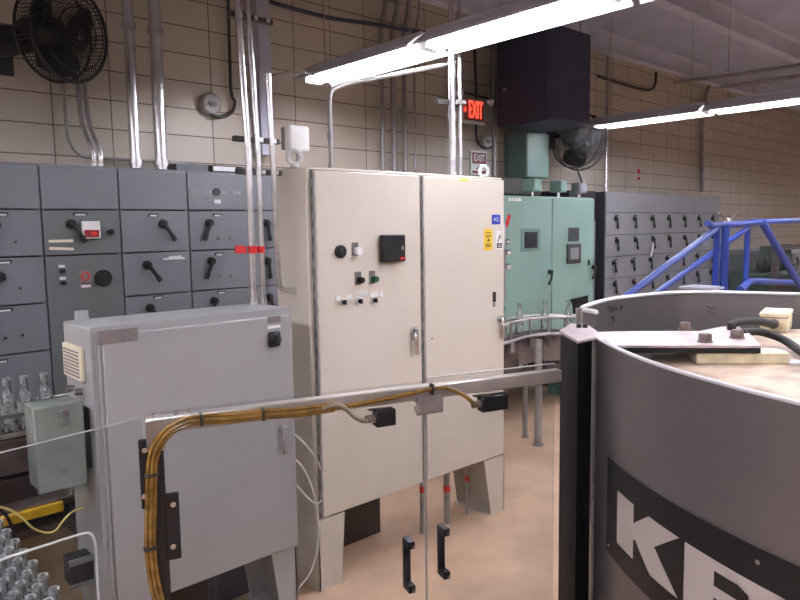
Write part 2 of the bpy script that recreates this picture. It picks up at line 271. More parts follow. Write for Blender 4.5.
for c in range(5):
    x0,x1=BX[c],BX[c+1]; t=thing('motor_control_center',NM[c],'electrical cabinet',((x0+x1)/2,YM+.25,0),'grey motor control sections in the left bank')
    part('body',MB().box(x0+.001,x1-.001,YM,YW-.06,.0,2.30,.003),'mccd',t)
    part('side_trim',MB().box(x0+.001,x0+.02,YM-.003,YM+.02,.02,2.29).box(x1-.02,x1-.001,YM-.003,YM+.02,.02,2.29).box(x0+.001,x1-.001,YM-.003,YM+.05,2.288,2.305),'mcc',t)
    rows=list(zip(ROWS,ROWS[1:])); doors=[]
    if c==1: rows=[(2.295,2.04),(2.04,1.77),(1.77,.655),(.655,.375),(.375,.1)]
    for r,(z1,z0) in enumerate(rows): doors.append(bucket(t,x0,x1,z0,z1,YM,'mccg' if (c==1 and r in(1,2)) else 'mcc'))
    def PL(r,x,y,w=.06): 
        X,Z=pm(x,y); small(doors[r],'nameplate',X,Z,w,.02,Yf,'black'); small(doors[r],'nameplate_label',X,Z-.004,w*.75,.01,Yf-.006,'label',.001)
    def LV(r,x,y,dx,dz): X,Z=pm(x,y); lever(doors[r],X,Z,dx,dz,Yf)
    def DOT(r,x,y): X,Z=pm(x,y); part('screw',MB().cyl((X,Yf,Z),(X,Yf-.01,Z),.008,n=10),'chrome',doors[r])
    if c==0:
        PL(1,2,214);PL(2,3,262,.09);PL(3,3,310,.1);DOT(1,15,242);DOT(2,20,288);DOT(3,5,338);DOT(3,22,335);LV(1,-5,225,-.5,-1);LV(2,0,277,-.8,-.4);LV(3,-6,322,-.5,-1);PL(4,2,361)
    if c==1:
        PL(1,80,214,.08); LV(1,71,224,.5,-.8)
        X,Z=pm(90,230); w=small(doors[1],'red_display',X,Z,.105,.105,Yf,'wht',.03,'white framed readout with red display'); small(w,'display_window',X,Z-.022,.085,.045,Yf-.03,'redd',.003); small(w,'display_digit',X+.012,Z-.022,.03,.02,Yf-.033,'red',.001)
        X,Z=pm(110,232); part('knob',MB().cyl((X,Yf,Z),(X,Yf-.03,Z),.017,n=14).box(X-.005,X+.005,Yf-.042,Yf-.028,Z-.016,Z+.016),'black',doors[1])
        for a,b,s in ((61,241,0),(61.5,248.7,.008)):
            X,Z=pm(a,b); part('label_strip',MB().obox((X,Yf-.002,Z),(1,0,-s*8),(0,1,0),(s*8,0,1),.068,.002,.008),'vent',doors[1])
        for (a,b) in ((62,271),(63,283)):
            X,Z=pm(a,b); small(doors[2],'indicator_label',X,Z+.028,.035,.016,Yf,'label',.002); part('selector_switch',MB().cyl((X,Yf,Z),(X,Yf-.02,Z),.014,n=12).cyl((X+.004,Yf-.02,Z-.003),(X+.004,Yf-.035,Z-.003),.009,n=10),'black',doors[2])
        X,Z=pm(85.5,279); s=small(doors[2],'warning_sign',X,Z,.072,.115,Yf,'plated',.003,'small plate with a red ring'); part('sign_ring',MB().torus((X,Yf-.0035,Z+.015),(0,1,0),.022,.004),'red',s); small(s,'sign_text',X,Z-.028,.055,.006,Yf-.003,'black',.001); small(s,'sign_band',X,Z-.043,.055,.016,Yf-.003,'label',.001)
        X,Z=pm(103,278); f=part('fan_grille',MB().cyl((X,Yf,Z),(X,Yf-.014,Z),.052,n=28),'black',doors[2],'round black vent grille')
        g=MB(); [g.torus((X,Yf-.015,Z),(0,1,0),.012*k,.0022,24,6) for k in (1,2,3,4)]; part('grille_ring',g,'rub',f)
    if c==2:
        PL(1,153,215);LV(1,163,224,.5,-.8);LV(2,147,265,.55,-.8);PL(3,158,297);LV(3,150,308,.5,-.8)
        X,Z=pm(174,258.5); small(doors[2],'label_strip',X,Z,.15,.012,Yf,'label',.002); small(doors[2],'label_strip',X+.01,Z+.012,.09,.01,Yf,'label',.002)
    if c==3:
        X,Z=pm(216.5,192); g=part('badge',MB().cyl((X,Yf,Z),(X,Yf-.006,Z),.027,n=20),'rub',doors[0],'dark round maker badge')
        mk=MB()
        for k in range(7):
            for sx in (-1,1):
                if sx>0 and k in(2,3): continue
                mk.box(X+sx*(.045+.022*k)-.005,X+sx*(.045+.022*k)+.005,Yf-.002,Yf,Z-.012,Z+.008)
        part('badge_lettering',mk,'pipelt',g); small(doors[0],'nameplate_label',X+.003,Z-.065,.05,.026,Yf,'label',.003)
        PL(1,217,215);LV(1,209,223,-.45,-1);DOT(1,218,238);DOT(1,229,238);PL(2,219,254);LV(2,211,261,-.45,-1);DOT(2,219,276);DOT(2,230,276);PL(3,221,292);LV(3,214,301,-.4,-1)
    if c==4:
        LV(1,266,223,.1,-1);LV(2,267,261,.05,-1);LV(3,269,297,.2,-1)
b=solo('wireway_box',MB().box(2.12,3.0,4.6,4.85,2.305,2.37,.004),'mccg','dark low grey wireway box on top of the left bank','wireway')
p=at(231,171,'Y',4.35); t=thing('ballast_plate','white lamp ballast strip on top of the left bank beside pipes','ballast',(p.x,4.42,2.305)); part('base',MB().box(p.x-.12,p.x+.12,4.4,4.45,2.305,2.35,.004),'black',t); part('cover',MB().box(p.x-.11,p.x+.06,4.392,4.399,2.31,2.343,.002),'label',t)
# far bank
BW=.44; bx=7.27
for c in range(7):
    x0,x1=bx+BW*c,bx+BW*(c+1)
    nm=['leftmost grey section of the far bank beside the green cabinet','second grey section from the left in the far bank','third grey section of the far bank, with a pale tag hanging','fourth grey section from the left in the far bank','fifth grey section of the far bank, behind the blue stair rails','sixth grey section of the far bank, behind the blue rails','rightmost grey section of the far bank, beside bare wall'][c]
    t=thing('motor_control_center',nm,'electrical cabinet',((x0+x1)/2,YM+.25,0),'grey motor control sections in the far bank')
    part('body',MB().box(x0+.001,x1-.001,YM,YW-.06,0,2.29,.003),'mccd',t)
    rr=[2.29,2.045,1.78,1.52,1.26,1.0,.74,.48,.1]
    for r,(z1,z0) in enumerate(zip(rr,rr[1:])):
        d=part('door',MB().box(x0+.0003,x1-.0003,YM-.02,YM-.001,z0+.004,z1-.004,.001),'mcc2',t)
        if r:
            xh=x0+.20+.03*((r*7+c*3)%3-1); lever(d,xh,(z0+z1)/2+.06,.25-.1*((c+r)%3),-1,YM-.02,.10)
            small(d,'nameplate',x0+.23,z1-.035,.06,.018,YM-.02,'black')
        if c==2 and r==2:
            p=at(652,250,'Y',YM-.06); part('tag',MB().obox((p.x,YM-.065,p.z),(.4,0,1),(0,1,0),(1,0,-.4),.09,.002,.018),'label',d,'pale hanging tag')
t=thing('side_cabinet','narrow dark section between the green cabinet and far bank','electrical cabinet',(7.0,4.7,0))
part('body',MB().box(6.72,7.262,4.52,4.94,0,2.3,.004),'mccd',t); part('cover',MB().box(6.75,7.25,4.505,4.52,.05,1.95,.004),'mcc',t); part('nameplate',MB().box(7.0,7.12,4.51,4.519,2.1,2.14),'label',t)
# ------------------------------------------------------------------ cream cabinet
YB=2.85; t=thing('control_cabinet','tall cream two-door electrical cabinet standing on tapered legs','electrical cabinet',(2.76,3.0,0)); CB=t
part('body',MB().box(1.995,3.52,2.872,3.17,.387,2.212,.006),'beige',t)
def door_(x0,x1,nm=None):
    m=MB().box(x0,x1,YB,YB+.022,.395,2.195,.006); return part('door',m,'beige',t)
d1=door_(2.03,2.762); d2=door_(2.792,3.512)
part('door_seal',MB().box(2.018,3.515,2.8695,2.8725,.39,2.2),'seal',t)
def hinge(x,par):
    m=MB().cyl((x,YB-.001,.41),(x,YB-.001,2.18),.0055,n=10)
    for k in range(22): m.box(x-.011,x+.011,YB+.001,YB+.006,.43+k*.08,.47+k*.08)
    return part('hinge',m,'galvd',par)
hinge(2.022,d1); hinge(2.777,d2)
def pb(x,y): p=at(x,y,'Y',YB); return p.x,p.z
def latch(door,x,z,w=.026,h=.14):
    m=MB().cyl((x,YB,z),(x,YB-.022,z),.022,n=16).box(x-w/2,x+w/2,YB-.04,YB-.018,z-h,z+.012,.006)
    return part('handle',m,'chrome',door,'chrome lever handle')
X,Z=pb(413,330); latch(d1,X,Z); small(d1,'handle_plate',X,Z-.02,.03,.08,YB,'steel',.003)
X,Z=pb(499,319); latch(d2,X,Z,.026,.125)
X,Z=pb(340,251.5); g=part('round_gauge',MB().lathe([(.035,0),(.035,.012),(.029,.018),(.014,.019)],(X,YB,Z),24,(0,-1,0)),'black',d1,'round black horn face'); part('gauge_face',MB().torus((X,YB-.019,Z),(0,1,0),.013,.002).box(X-.009,X+.009,YB-.0205,YB-.018,Z-.002,Z+.002),'rub',g)
def push(x,y,mat,lab,r=.0155,L=.022):
    X,Z=pb(x,y); b=small(d1,'legend_plate',X-.008,Z+.010,.042,.07,YB,'seal',.003)
    q=part('push_button',MB().cyl((X,YB-.003,Z),(X,YB-.014,Z),.019,n=16).cyl((X,YB-.012,Z),(X,YB-.012-L,Z),r,n=16),mat,b,lab); return q,X,Z
push(356,251,'wht','large white push button',.02); push(359,280,'black','black push button with steel ring'); M['grn']=paint('green_button',(30,90,50),.4); push(373,279,'grn','green push button')
for a,b in ((342,302),(358,301),(373,300)):
    X,Z=pb(a,b); k=part('selector_switch',MB().cyl((X,YB,Z),(X,YB-.012,Z),.019,n=14),'label',d1,'selector switch with black knob'); part('switch_knob',MB().cyl((X,YB-.012,Z),(X,YB-.026,Z),.012,n=12).box(X-.004,X+.004,YB-.036,YB-.02,Z-.012,Z+.012),'black',k)
for a,b,w in ((338,298.5,.03),(349,297,.04),(360,298,.035),(364,294,.05),(374,294.5,.06),(381,294,.02)):
    X,Z=pb(a,b); part('paper_tag',MB().obox((X,YB-.002,Z),(1,0,.15),(0,1,0),(-.15,0,1),w/2,.002,.012),'wht',d1,'ragged white label')
X,Z=pb(390.5,249); w=.168; s=part('touch_panel',MB().box(X-w/2,X+w/2,YB-.035,YB,Z-.07,Z+.078,.006),'black',d1,'black square operator panel'); small(s,'red_logo',X+.060,Z-.052,.038,.014,YB-.035,'red',.001); small(s,'panel_key',X+.058,Z+.005,.016,.022,YB-.035,'galvd',.002)
X,Z=pb(464,180); small(d2,'lime_sticker',X,Z,.08,.014,YB,'lime',.001)
X,Z=pb(496,219.5); s=small(d2,'blue_notice',X,Z,.082,.062,YB,'bluel',.002,'blue and white notice'); part('notice_text',MB().box(X-.02,X+.02,YB-.003,YB-.002,Z+.006,Z+.010).box(X-.025,X-.002,YB-.003,YB-.002,Z-.006,Z+.0).box(X+.006,X+.02,YB-.003,YB-.002,Z-.012,Z-.004),'wht',s); small(d2,'pink_strip',X+.004,Z-.035,.05,.015,YB,'label',.001)
X,Z=pb(488,239.5); s=small(d2,'yellow_notice',X,Z,.082,.135,YB,'yel',.002,'yellow caution notice'); g=MB()
for dz,w in ((.043,.045),(.025,.05),(.016,.045),(-.028,.05),(-.036,.052),(-.044,.048)): g.box(X-w/2,X+w/2,YB-.003,YB-.002,Z+dz-.0022,Z+dz+.0022)
g.prism([(X-.012,YB-.003,Z-.012),(X+.014,YB-.003,Z-.012),(X+.001,YB-.003,Z+.008)],(0,.001,0)); part('notice_text',g,'tile_dk',s)
X,Z=pb(499,240); s=small(d2,'shock_notice',X,Z,.056,.12,YB,'wht',.002,'white notice with a falling figure above a black band'); g=MB().box(X-.024,X+.024,YB-.003,YB-.002,Z-.051,Z-.02)
g.tube([(X-.016,YB-.003,Z-.01),(X-.002,YB-.003,Z+.008),(X+.006,YB-.003,Z+.022)],.003,6).tube([(X-.012,YB-.003,Z+.026),(X+.002,YB-.003,Z+.014),(X+.018,YB-.003,Z+.012)],.002,6).cyl((X+.01,YB-.0035,Z+.03),(X+.01,YB-.002,Z+.03),.006,n=10); part('notice_figure',g,'black',s); part('notice_text',MB().text('DANGER',.012,(X,YB-.0035,Z-.035),ext=.0004,width=.04),'wht',s) if False else part('notice_text',MB().box(X-.014,X+.014,YB-.0036,YB-.003,Z-.031,Z-.027).box(X-.018,X+.018,YB-.0036,YB-.003,Z-.043,Z-.037),'wht',s)
X,Z=pb(494,297); small(d2,'catch_plate',X,Z,.028,.065,YB,'rub',.006); small(d2,'catch_plate',X,Z-.05,.018,.026,YB,'plated',.004)
X,Z=pb(432,338.5); small(d2,'scratch_mark',X,Z,.008,.012,YB,'rub',.001)
# disconnect on right flange
m=MB().box(3.52,3.545,2.86,2.9,1.42,1.92,.004); dq=part('disconnect_mount',m,'steel',t)
for zz in (1.80,1.73,1.64): part('mount_bolt',MB().cyl((3.54,2.865,zz),(3.575,2.865,zz),.018,n=14),'chrome',dq)
part('disconnect_lever',MB().tube([(3.548,2.862,1.90),(3.556,2.856,1.935),(3.566,2.85,1.975)],.011,10),'red',dq,'red disconnect lever')
# lifting eyes
def eye(x,y,par,X=None,Y=3.05,z=2.212,r=.034):
    p=at(x,y,'Y',Y); return part('lifting_eye',MB().cyl((p.x,Y,z-.002),(p.x,Y,z+.014),.022,n=14).torus((p.x,Y,z+.014+r),(.3,1,0),r,.0105,24,8),'label',par)
eye(294,152,t,Y=2.93); eye(484,165,t,Y=2.98)
# legs: side sheet with front and rear tapered flanges
def stand(x,sg,par,y0,y1,zt,wt,wb,mat):
    m=MB(); 
    m.box(min(x,x+sg*.008),max(x,x+sg*.008),y0,y1,0,zt)
    for y in (y0,y1-.008): m.prism([(x,y,zt),(x+sg*wt,y,zt),(x+sg*wb,y,.008),(x,y,.008)],(0,.008,0))
    m.box(min(x,x+sg*(wb+.03)),max(x,x+sg*(wb+.03)),y0,y1+.0,0,.008)
    return part('leg_stand',m,mat,par)
stand(1.998,1,t,2.856,3.165,.387,.175,.145,'beige'); stand(3.516,-1,t,2.856,3.165,.387,.2,.13,'beige')
# box of white plastic on stem above the cabinet
p=at(298,138,'Y',3.05); q=thing('plastic_box','white square plastic box mounted above left end of cream cabinet','junction box',(p.x,3.05,2.212))
part('stem',MB().cyl((p.x,3.06,2.21),(p.x,3.06,p.z-.06),.01,n=10),'galvd',q); part('case',MB().box(p.x-.062,p.x+.062,3.03,3.09,p.z-.068,p.z+.062,.014,3),'wht',q); part('back_plate',MB().box(p.x-.07,p.x+.04,3.09,3.105,p.z-.06,p.z+.055,.004),'galvd',q)
# ------------------------------------------------------------------ conduits near cream cabinet
def conduit(pts,r,mat,label,cat='conduit',sm=0,coup=(),group=None,n=12):
    t=thing('conduit',label,cat,tuple(pts[0]),group); part('pipe',MB().tube(pts,r,n,sm),mat,t)
    if coup:
        for c_ in coup:
            a,d=Vector(c_[0]),Vector(c_[1]).normalized(); part('coupling',MB().cyl(a-d*.02,a+d*.02,r*1.3,n=12),mat,t)
    return t
U=(0,0,1)
x=at(330,120,'Y',3.06).x; zz=at(330,104,'Y',3.06).z
conduit([(x,3.06,2.212),(x,3.06,2.35),(x,3.06,zz),(x+.015,3.07,zz+.06),(x+.05,3.08,zz+.09),at(352,82.5,'Y',3.1),at(400,73.5,'Y',3.12),at(450,63.5,'Y',3.12)],.0125,'galvd','thin shiny conduit rising from the cream cabinet top and bending right under the light',sm=4,coup=[((x,3.06,2.23),U),((x,3.06,2.4),U)])
x=at(452,100,'Y',3.06).x
conduit([(x,3.06,2.212),(x,3.06,4.12)],.022,'galv','thick bright vertical pipe on right half of cream cabinet top',coup=[((x,3.06,2.23),U),((x,3.06,2.6),U)])
x2=at(460,100,'Y',3.06).x
conduit([(x2,3.06,2.212),(x2,3.06,4.12)],.012,'galv','thin bright vertical pipe right beside the thick bright pipe',coup=[((x2,3.06,2.23),U)])
p=at(446,102,'Y',3.1); q=thing('pipe_strut','short dark strut clamp crossing behind the bright pipes','pipe clamp',(p.x,3.1,p.z)); part('strut',MB().box(p.x-.09,p.x+.14,3.085,3.105,p.z-.02,p.z+.012),'tile_dk',q); part('strut_clip',MB().box(p.x+.05,p.x+.11,3.03,3.085,p.z-.012,p.z+.012),'galvd',q)
# shiny pipes entering the grey cabinet top
YP=2.97
pts=[(244.5,0),(262,0),(0,0)]
for (xa,xb,r,lab) in ((251.5,253.5,.0165,'left one of two shiny pipes dropping into the grey cabinet'),(260.5,263,.014,'right one of two shiny pipes dropping into the grey cabinet')):
    a=at(xb,296,'Y',YP); top=at(xa-8,0,'Y',YP+.06); conduit([(a.x,YP,1.536),(a.x,YP,2.3),(a.x-.012,YP+.03,3.0),(a.x-.03,YP+.06,4.12)],r,'galv',lab,coup=[((a.x,YP,1.55),U)],group=None)
a=at(272.5,165,'Y',2.99); conduit([(a.x+.12,3.0,1.93-.34),(a.x+.045,3.0,1.6),(a.x+.02,3.0,1.68),(a.x+.005,2.99,2.1),(a.x-.008,2.99,2.66)],.0145,'galv','shorter bright pipe with open top bending into the cream cabinet side',sm=4)
b_=at(276.5,0,'Y',3.12)
p=at(249,250,'Y',2.945); q=thing('red_tape','red tape wrapped around the two shiny pipes','tape',(p.x,YP,p.z-.02)); part('wrap',MB().cyl((at(252.5,250,'Y',YP).x,YP,p.z-.018),(at(252.5,250,'Y',YP).x,YP,p.z+.018),.021,n=14).cyl((at(261,250,'Y',YP).x,YP,p.z-.016),(at(261,250,'Y',YP).x,YP,p.z+.016),.019,n=14),'red',q); part('loose_tail',MB().obox((p.x-.035,YP-.01,p.z+.003),(1,0,-.1),(0,1,0),(.1,0,1),.03,.003,.018,.001),'red',q)
def strutclip(x0,y0,x1,Y,lab):
    a=at(x0,y0,'Y',Y); b=at(x1,y0,'Y',Y); q=thing('pipe_strut',lab,'pipe clamp',((a.x+b.x)/2,Y,a.z)); part('strut',MB().box(a.x,b.x,Y,Y+.03,a.z-.013,a.z+.013,.002),'tile_dk',q)
    for f in (.25,.55,.85): part('strut_clip',MB().box(a.x+(b.x-a.x)*f-.01,a.x+(b.x-a.x)*f+.01,Y-.012,Y,a.z-.01,a.z+.01),'galv',q)
strutclip(231,13,273,3.02,'dark strut crossing behind the shiny pipes near the picture top'); strutclip(235,138,280,3.02,'dark strut crossing behind the shiny pipes at mid height')
strutclip(238,171,282,3.02,'dark strut crossing behind the shiny pipes level with the cabinet top')
# wide blue grey vertical channel on wall
a=at(262,60,'Y',4.9)
solo('cable_channel',MB().box(a.x-.05,a.x+.06,4.86,5.0,2.5,ZC+.12,.005),'joist','tall blue-grey vertical cable channel on the wall behind the shiny pipes','cable channel')
# ------------------------------------------------------------------ grey cabinet
YG=2.72; gx0,gx1,gz0,gz1=.882,1.793,.369,1.536
t=thing('control_cabinet','light grey single-door electrical cabinet in front of the cream cabinet','electrical cabinet',(1.34,2.9,0))
part('body',MB().box(gx0,gx1,YG+.022,3.065,gz0,gz1,.005),'grayd',t)
part('rim_lip',MB().box(gx0,gx1,YG+.014,YG+.024,gz1-.03,gz1+.002).box(gx0,gx0+.03,YG+.014,YG+.024,gz0,gz1-.03).box(gx1-.03,gx1,YG+.014,YG+.024,gz0,gz1-.03),'gray',t)
d=part('door',MB().box(gx0+.035,gx1-.012,YG,YG+.02,gz0+.008,gz1-.03,.006),'gray',t)
m=MB().cyl((gx0+.026,YG+.006,gz0+.02),(gx0+.026,YG+.006,gz1-.04),.006,n=10)
for k in range(14): m.box(gx0+.014,gx0+.038,YG+.008,YG+.015,gz0+.03+k*.08,gz0+.07+k*.08)
part('hinge',m,'grayd',d)
def pg(x,y,Y=YG): p=at(x,y,'Y',Y); return p.x,p.z
X,Z=pg(118,336); small(d,'nameplate',X,Z,.155,.055,YG,'plated',.002)
X,Z=pg(273.5,339); k=part('rotary_disconnect',MB().box(X-.034,X+.034,YG-.016,YG,Z-.036,Z+.036,.008),'black',d,'black rotary disconnect knob'); part('disconnect_knob',MB().cyl((X,YG-.016,Z),(X,YG-.034,Z),.026,.022,18).box(X-.007,X+.007,YG-.048,YG-.03,Z-.026,Z+.026,.003),'rub',k)
X,Z=pg(274,327); small(d,'white_label',X,Z+.001,.068,.014,YG,'wht',.001); X,Z=pg(274,319.5); small(d,'grey_label',X,Z,.07,.03,YG,'plated',.001); X,Z=pg(274,357); small(d,'faint_label',X,Z,.06,.02,YG,'grayd',.001)
X,Z=pg(281.5,428); part('handle',MB().cyl((X,YG,Z),(X,YG-.02,Z),.017,n=14).box(X-.012,X+.012,YG-.036,YG-.016,Z-.12,Z+.015,.005),'galvd',d)
# lifting tab, side vent, fittings
p=at(81,317,'Y',3.05); part('lifting_tab',MB().box(p.x-.028,p.x+.028,3.04,3.046,1.53,1.575).cyl((p.x,3.039,1.557),(p.x,3.047,1.557),.007,n=10),'grayd',t)
a=at(66,338,'X',gx0); b=at(84,345,'X',gx0); c=at(84,381,'X',gx0)
v=part('side_vent',MB().box(gx0-.018,gx0,b.y,a.y,c.z,b.z-.01,.004),'vent',t,'ivory louvred side vent')
m=MB(); z=c.z+.015
while z<b.z-.03: m.box(gx0-.021,gx0-.017,b.y+.02,a.y-.02,z,z+.006); z+=.014
part('vent_slot',m,'plated',v)
for q in ((74,388),(82,391)):
    w=at(*q,'X',gx0); part('side_plug',MB().cyl((gx0,w.y,w.z),(gx0-.03,w.y,w.z),.014,n=12),'steel',t)
stand(gx0+.004,1,t,YG+.03,3.06,gz0,.16,.11,'gray'); stand(gx1-.004,-1,t,YG+.03,3.06,gz0,.14,.09,'gray')
# junction box on side
jy0,jy1=2.765,2.91; jx0=at(37,450,'Y',jy0).x; jx1=at(84.5,440,'Y',jy0).x; jz1=at(60,405,'Y',jy0).z; jz0=at(64,488,'Y',jy0).z
q=thing('junction_box','small grey-green metal junction box on left side of the grey cabinet','junction box',((jx0+jx1)/2,2.85,jz0))
part('body',MB().box(jx0,jx1,jy0+.012,jy1,jz0,jz1,.008,3),'jb',q); k=part('lid',MB().box(jx0-.006,jx1+.004,jy0,jy0+.014,jz0-.006,jz1+.004,.005),'jb',q)
p=at(64,413,'Y',jy0); part('clasp',MB().box(p.x-.016,p.x+.016,jy0-.012,jy0,p.z-.012,p.z+.016,.003).torus((p.x,jy0-.006,p.z-.03),(0,1,0),.016,.0025,20,6),'steel',k)
p=at(67,472,'Y',jy0); part('cover_screw',MB().cyl((p.x,jy0,p.z),(p.x,jy0-.006,p.z),.014,n=16).cyl((p.x,jy0-.006,p.z),(p.x,jy0-.009,p.z),.007,n=12),'jb',k)
part('mount_bracket',MB().box(jx1-.002,gx0,jy0+.04,jy1-.02,jz0+.04,jz1-.04),'mccd',q); part('cable_gland',MB().cyl((.80,2.85,jz0),(.80,2.85,jz0-.04),.018,n=12).cyl((.80,2.85,jz0-.04),(.80,2.85,jz0-.06),.013,n=12),'galvd',q)
# black socket box low on the left side
p=at(77,573,'Y',2.86); q=thing('socket_box','small black socket box low beside the grey cabinet','socket box',(.83,2.9,p.z-.06)); part('case',MB().box(.79,.88,2.86,2.95,p.z-.055,p.z+.055,.004),'black',q); part('flange',MB().box(.785,.885,2.852,2.86,p.z+.035,p.z+.06).box(.785,.885,2.852,2.86,p.z-.06,p.z-.045),'mcc',q)
# under cabinet things
solo('brown_panel',MB().box(2.33,2.70,3.18,3.2,0,.62,.003),'brown','dark brown upright panel behind the cream cabinet','panel')
solo('brown_panel',MB().box(1.2,1.5,3.12,3.14,0,.5,.003),'brown','dark brown panel put in for the brown floor shade behind the grey cabinet','panel'); solo('dark_box',MB().box(1.52,1.76,3.1,3.35,0,.44,.02),'navy','black box added to fill the dark area below the grey cabinet','equipment box')  # brown panel stands in for floor shade; dark box added beside it
for (a,b,tt) in ((422.5,533,487),(447,523,478),(467,514,472)):
    p=at(a,b,'Z',0); i=(422.5,447,467).index(a); q=thing('floor_conduit',['leftmost floor conduit with red tape below the cream cabinet','thickest middle floor conduit with red tape below the cream cabinet','rightmost thin floor conduit with red tape below the cream cabinet'][i],'conduit',(p.x,p.y,0),'floor conduits below the cream cabinet')
    r=[.0135,.02,.011][i]; part('pipe',MB().cyl((p.x,p.y,0),(p.x,p.y,.40),r),'galvd',q); zz=at(a,[489,488,478][i],'Y',p.y).z; part('tape_band',MB().cyl((p.x,p.y,zz-.02),(p.x,p.y,zz+.02),r+.002),'red',q)
# ------------------------------------------------------------------ wall conduits
def wp(x,y,Y=4.93): return at(x,y,'Y',Y)
for (x,y,r,lab) in ((136,168,.036,'left thick grey pipe rising from the left bank beside the fan'),(162,170,.042,'right thick grey pipe rising from the left bank, right of its twin')):
    p=at(x,y,'Y',4.65); conduit([(p.x,4.65,2.30),(p.x,4.65,ZC+.12)],r,'galv',lab,coup=[((p.x,4.65,2.37),U),((p.x,4.65,3.25),U)])
conduit([wp(62,60),wp(64,95),wp(66.5,125),wp(70,142),wp(79,154),wp(92,157.5),wp(150,161),wp(195,165)],.012,'galvd','thin grey conduit bending right under the top left fan',sm=4,coup=[(wp(66.5,124),U)])
for k,(a,b,c) in enumerate(((78,85,93.5),(84,91,100.5))):
    p=at(c,166,'Y',4.6); z0=2.30; conduit([(p.x,4.6,z0),(p.x,4.6,z0+.12),(p.x-.02,4.7,z0+.3),(at(a,85,'Y',4.85).x,4.85,at(a,85,'Y',4.85).z)],.016,'galv',['left short bent pipe under the top left fan','right short bent pipe under the top left fan'][k],sm=4,coup=[((p.x,4.6,z0+.02),U)])
def roundbox(x,y,r,pts,nm,cl):
    p=wp(x,y,4.9); t=thing('round_box',nm,'wall box',(p.x,4.9,p.z)); part('body',MB().lathe([(r,0),(r,.05),(r*.8,.07),(r*.4,.075)],(p.x,4.998,p.z),24,(0,-1,0)),'pipelt',t)
    m=MB(); n=14; q=[V(p.x+r*.42*math.cos(math.pi+math.pi*k/n),4.922,p.z+.01+r*.42*math.sin(math.pi+math.pi*k/n)) for k in range(n+1)]; m.prism(q,(0,-.012,0)); part('speaker_opening',m,'black',t)
    conduit([wp(*q,4.95) for q in pts],.013,'tile_dk',cl,sm=4)
roundbox(214,103,.085,[(228,-12),(229,30),(231,90),(235,102),(231,113),(218,117),(206,111)],'round grey wall box left of the shiny pipes','dark conduit curling down into the round wall box by the shiny pipes')
roundbox(490,141,.075,[(474,40),(476,90),(476,130),(478,142),(484,148),(492,147)],'round grey wall box below the glowing exit sign','dark conduit curling below the glowing exit sign')
for k,(x,r) in enumerate(((382.5,.022),(394,.026),(405,.022),(415,.012))):
    p=wp(x,130,4.88); conduit([(p.x,4.88,.02),(p.x,4.88,3.7),(p.x+.06,4.88,3.9),(p.x+.09,4.88,4.12)],r,'galvd',['first','second','third','fourth, thinnest,'][k]+' grey wall pipe from the left in the cluster above the cream cabinet',group='pipes on the wall behind the cream cabinet',coup=[((p.x,4.88,3.0),U)])
for k,(x,mt) in enumerate(((494,'galvd'),)):
    p=wp(x,110,4.93); conduit([(p.x,4.93,.0),(p.x,4.93,4.12)],.022,mt,'grey vertical pipe just left of the black hanging box')
conduit([wp(250,-8,4.9),wp(268,1,4.9),wp(325,17,4.9),wp(372,24,4.82),wp(405,30,4.82),wp(440,36,4.82)],.017,'navy','dark blue-grey hose sagging across the wall near the picture top',cat='hose',sm=5)
conduit([at(268,77,'Y',2.99),at(281,72.5,'Y',3.0),at(300,72,'Y',3.05),at(316,76,'Y',3.15)],.004,'tile_dk','thin grey wire from the open pipe top to the big strip light',cat='wire',sm=5)
p=wp(607,100,4.93); conduit([(p.x,4.93,1.9),(p.x,4.93,4.12)],.022,'galv','bright vertical pipe on the wall above the far bank, left end')
conduit([wp(702,192),wp(702,150),wp(702.5,118),wp(705,96),wp(715,81),wp(737,73.5),V(10.6,4.6,3.92),V(10.8,3.5,3.92),V(10.9,1.5,3.92),V(10.9,-2,3.92)],.03,'galvd','light grey pipe rising above the far bank and bending towards the ceiling',sm=5)
conduit([V(9.5,4.7,3.86),V(9.7,3.9,3.86),V(9.9,3.0,3.86),V(10.9,2.6,3.8),V(11,-2,3.8)],.025,'galvd','light grey pipe running below the joists at upper right',sm=5)
conduit([wp(598,76),wp(622,84),wp(648,90),wp(655,84),wp(656,72)],.02,'tile_dk','dark conduit with bend high on the wall right of the black box',sm=4)
p=wp(638,175,4.995); s=thing('wall_sign','tiny red sign on the wall above the far bank','sign',(p.x,4.99,p.z-.1)); part('plate',MB().box(p.x-.05,p.x+.05,4.985,4.999,p.z-.1,p.z+.1),'label',s); part('marking',MB().box(p.x-.04,p.x+.04,4.983,4.985,p.z+.02,p.z+.08).box(p.x-.04,p.x+.04,4.983,4.985,p.z-.07,p.z-.03),'red',s)
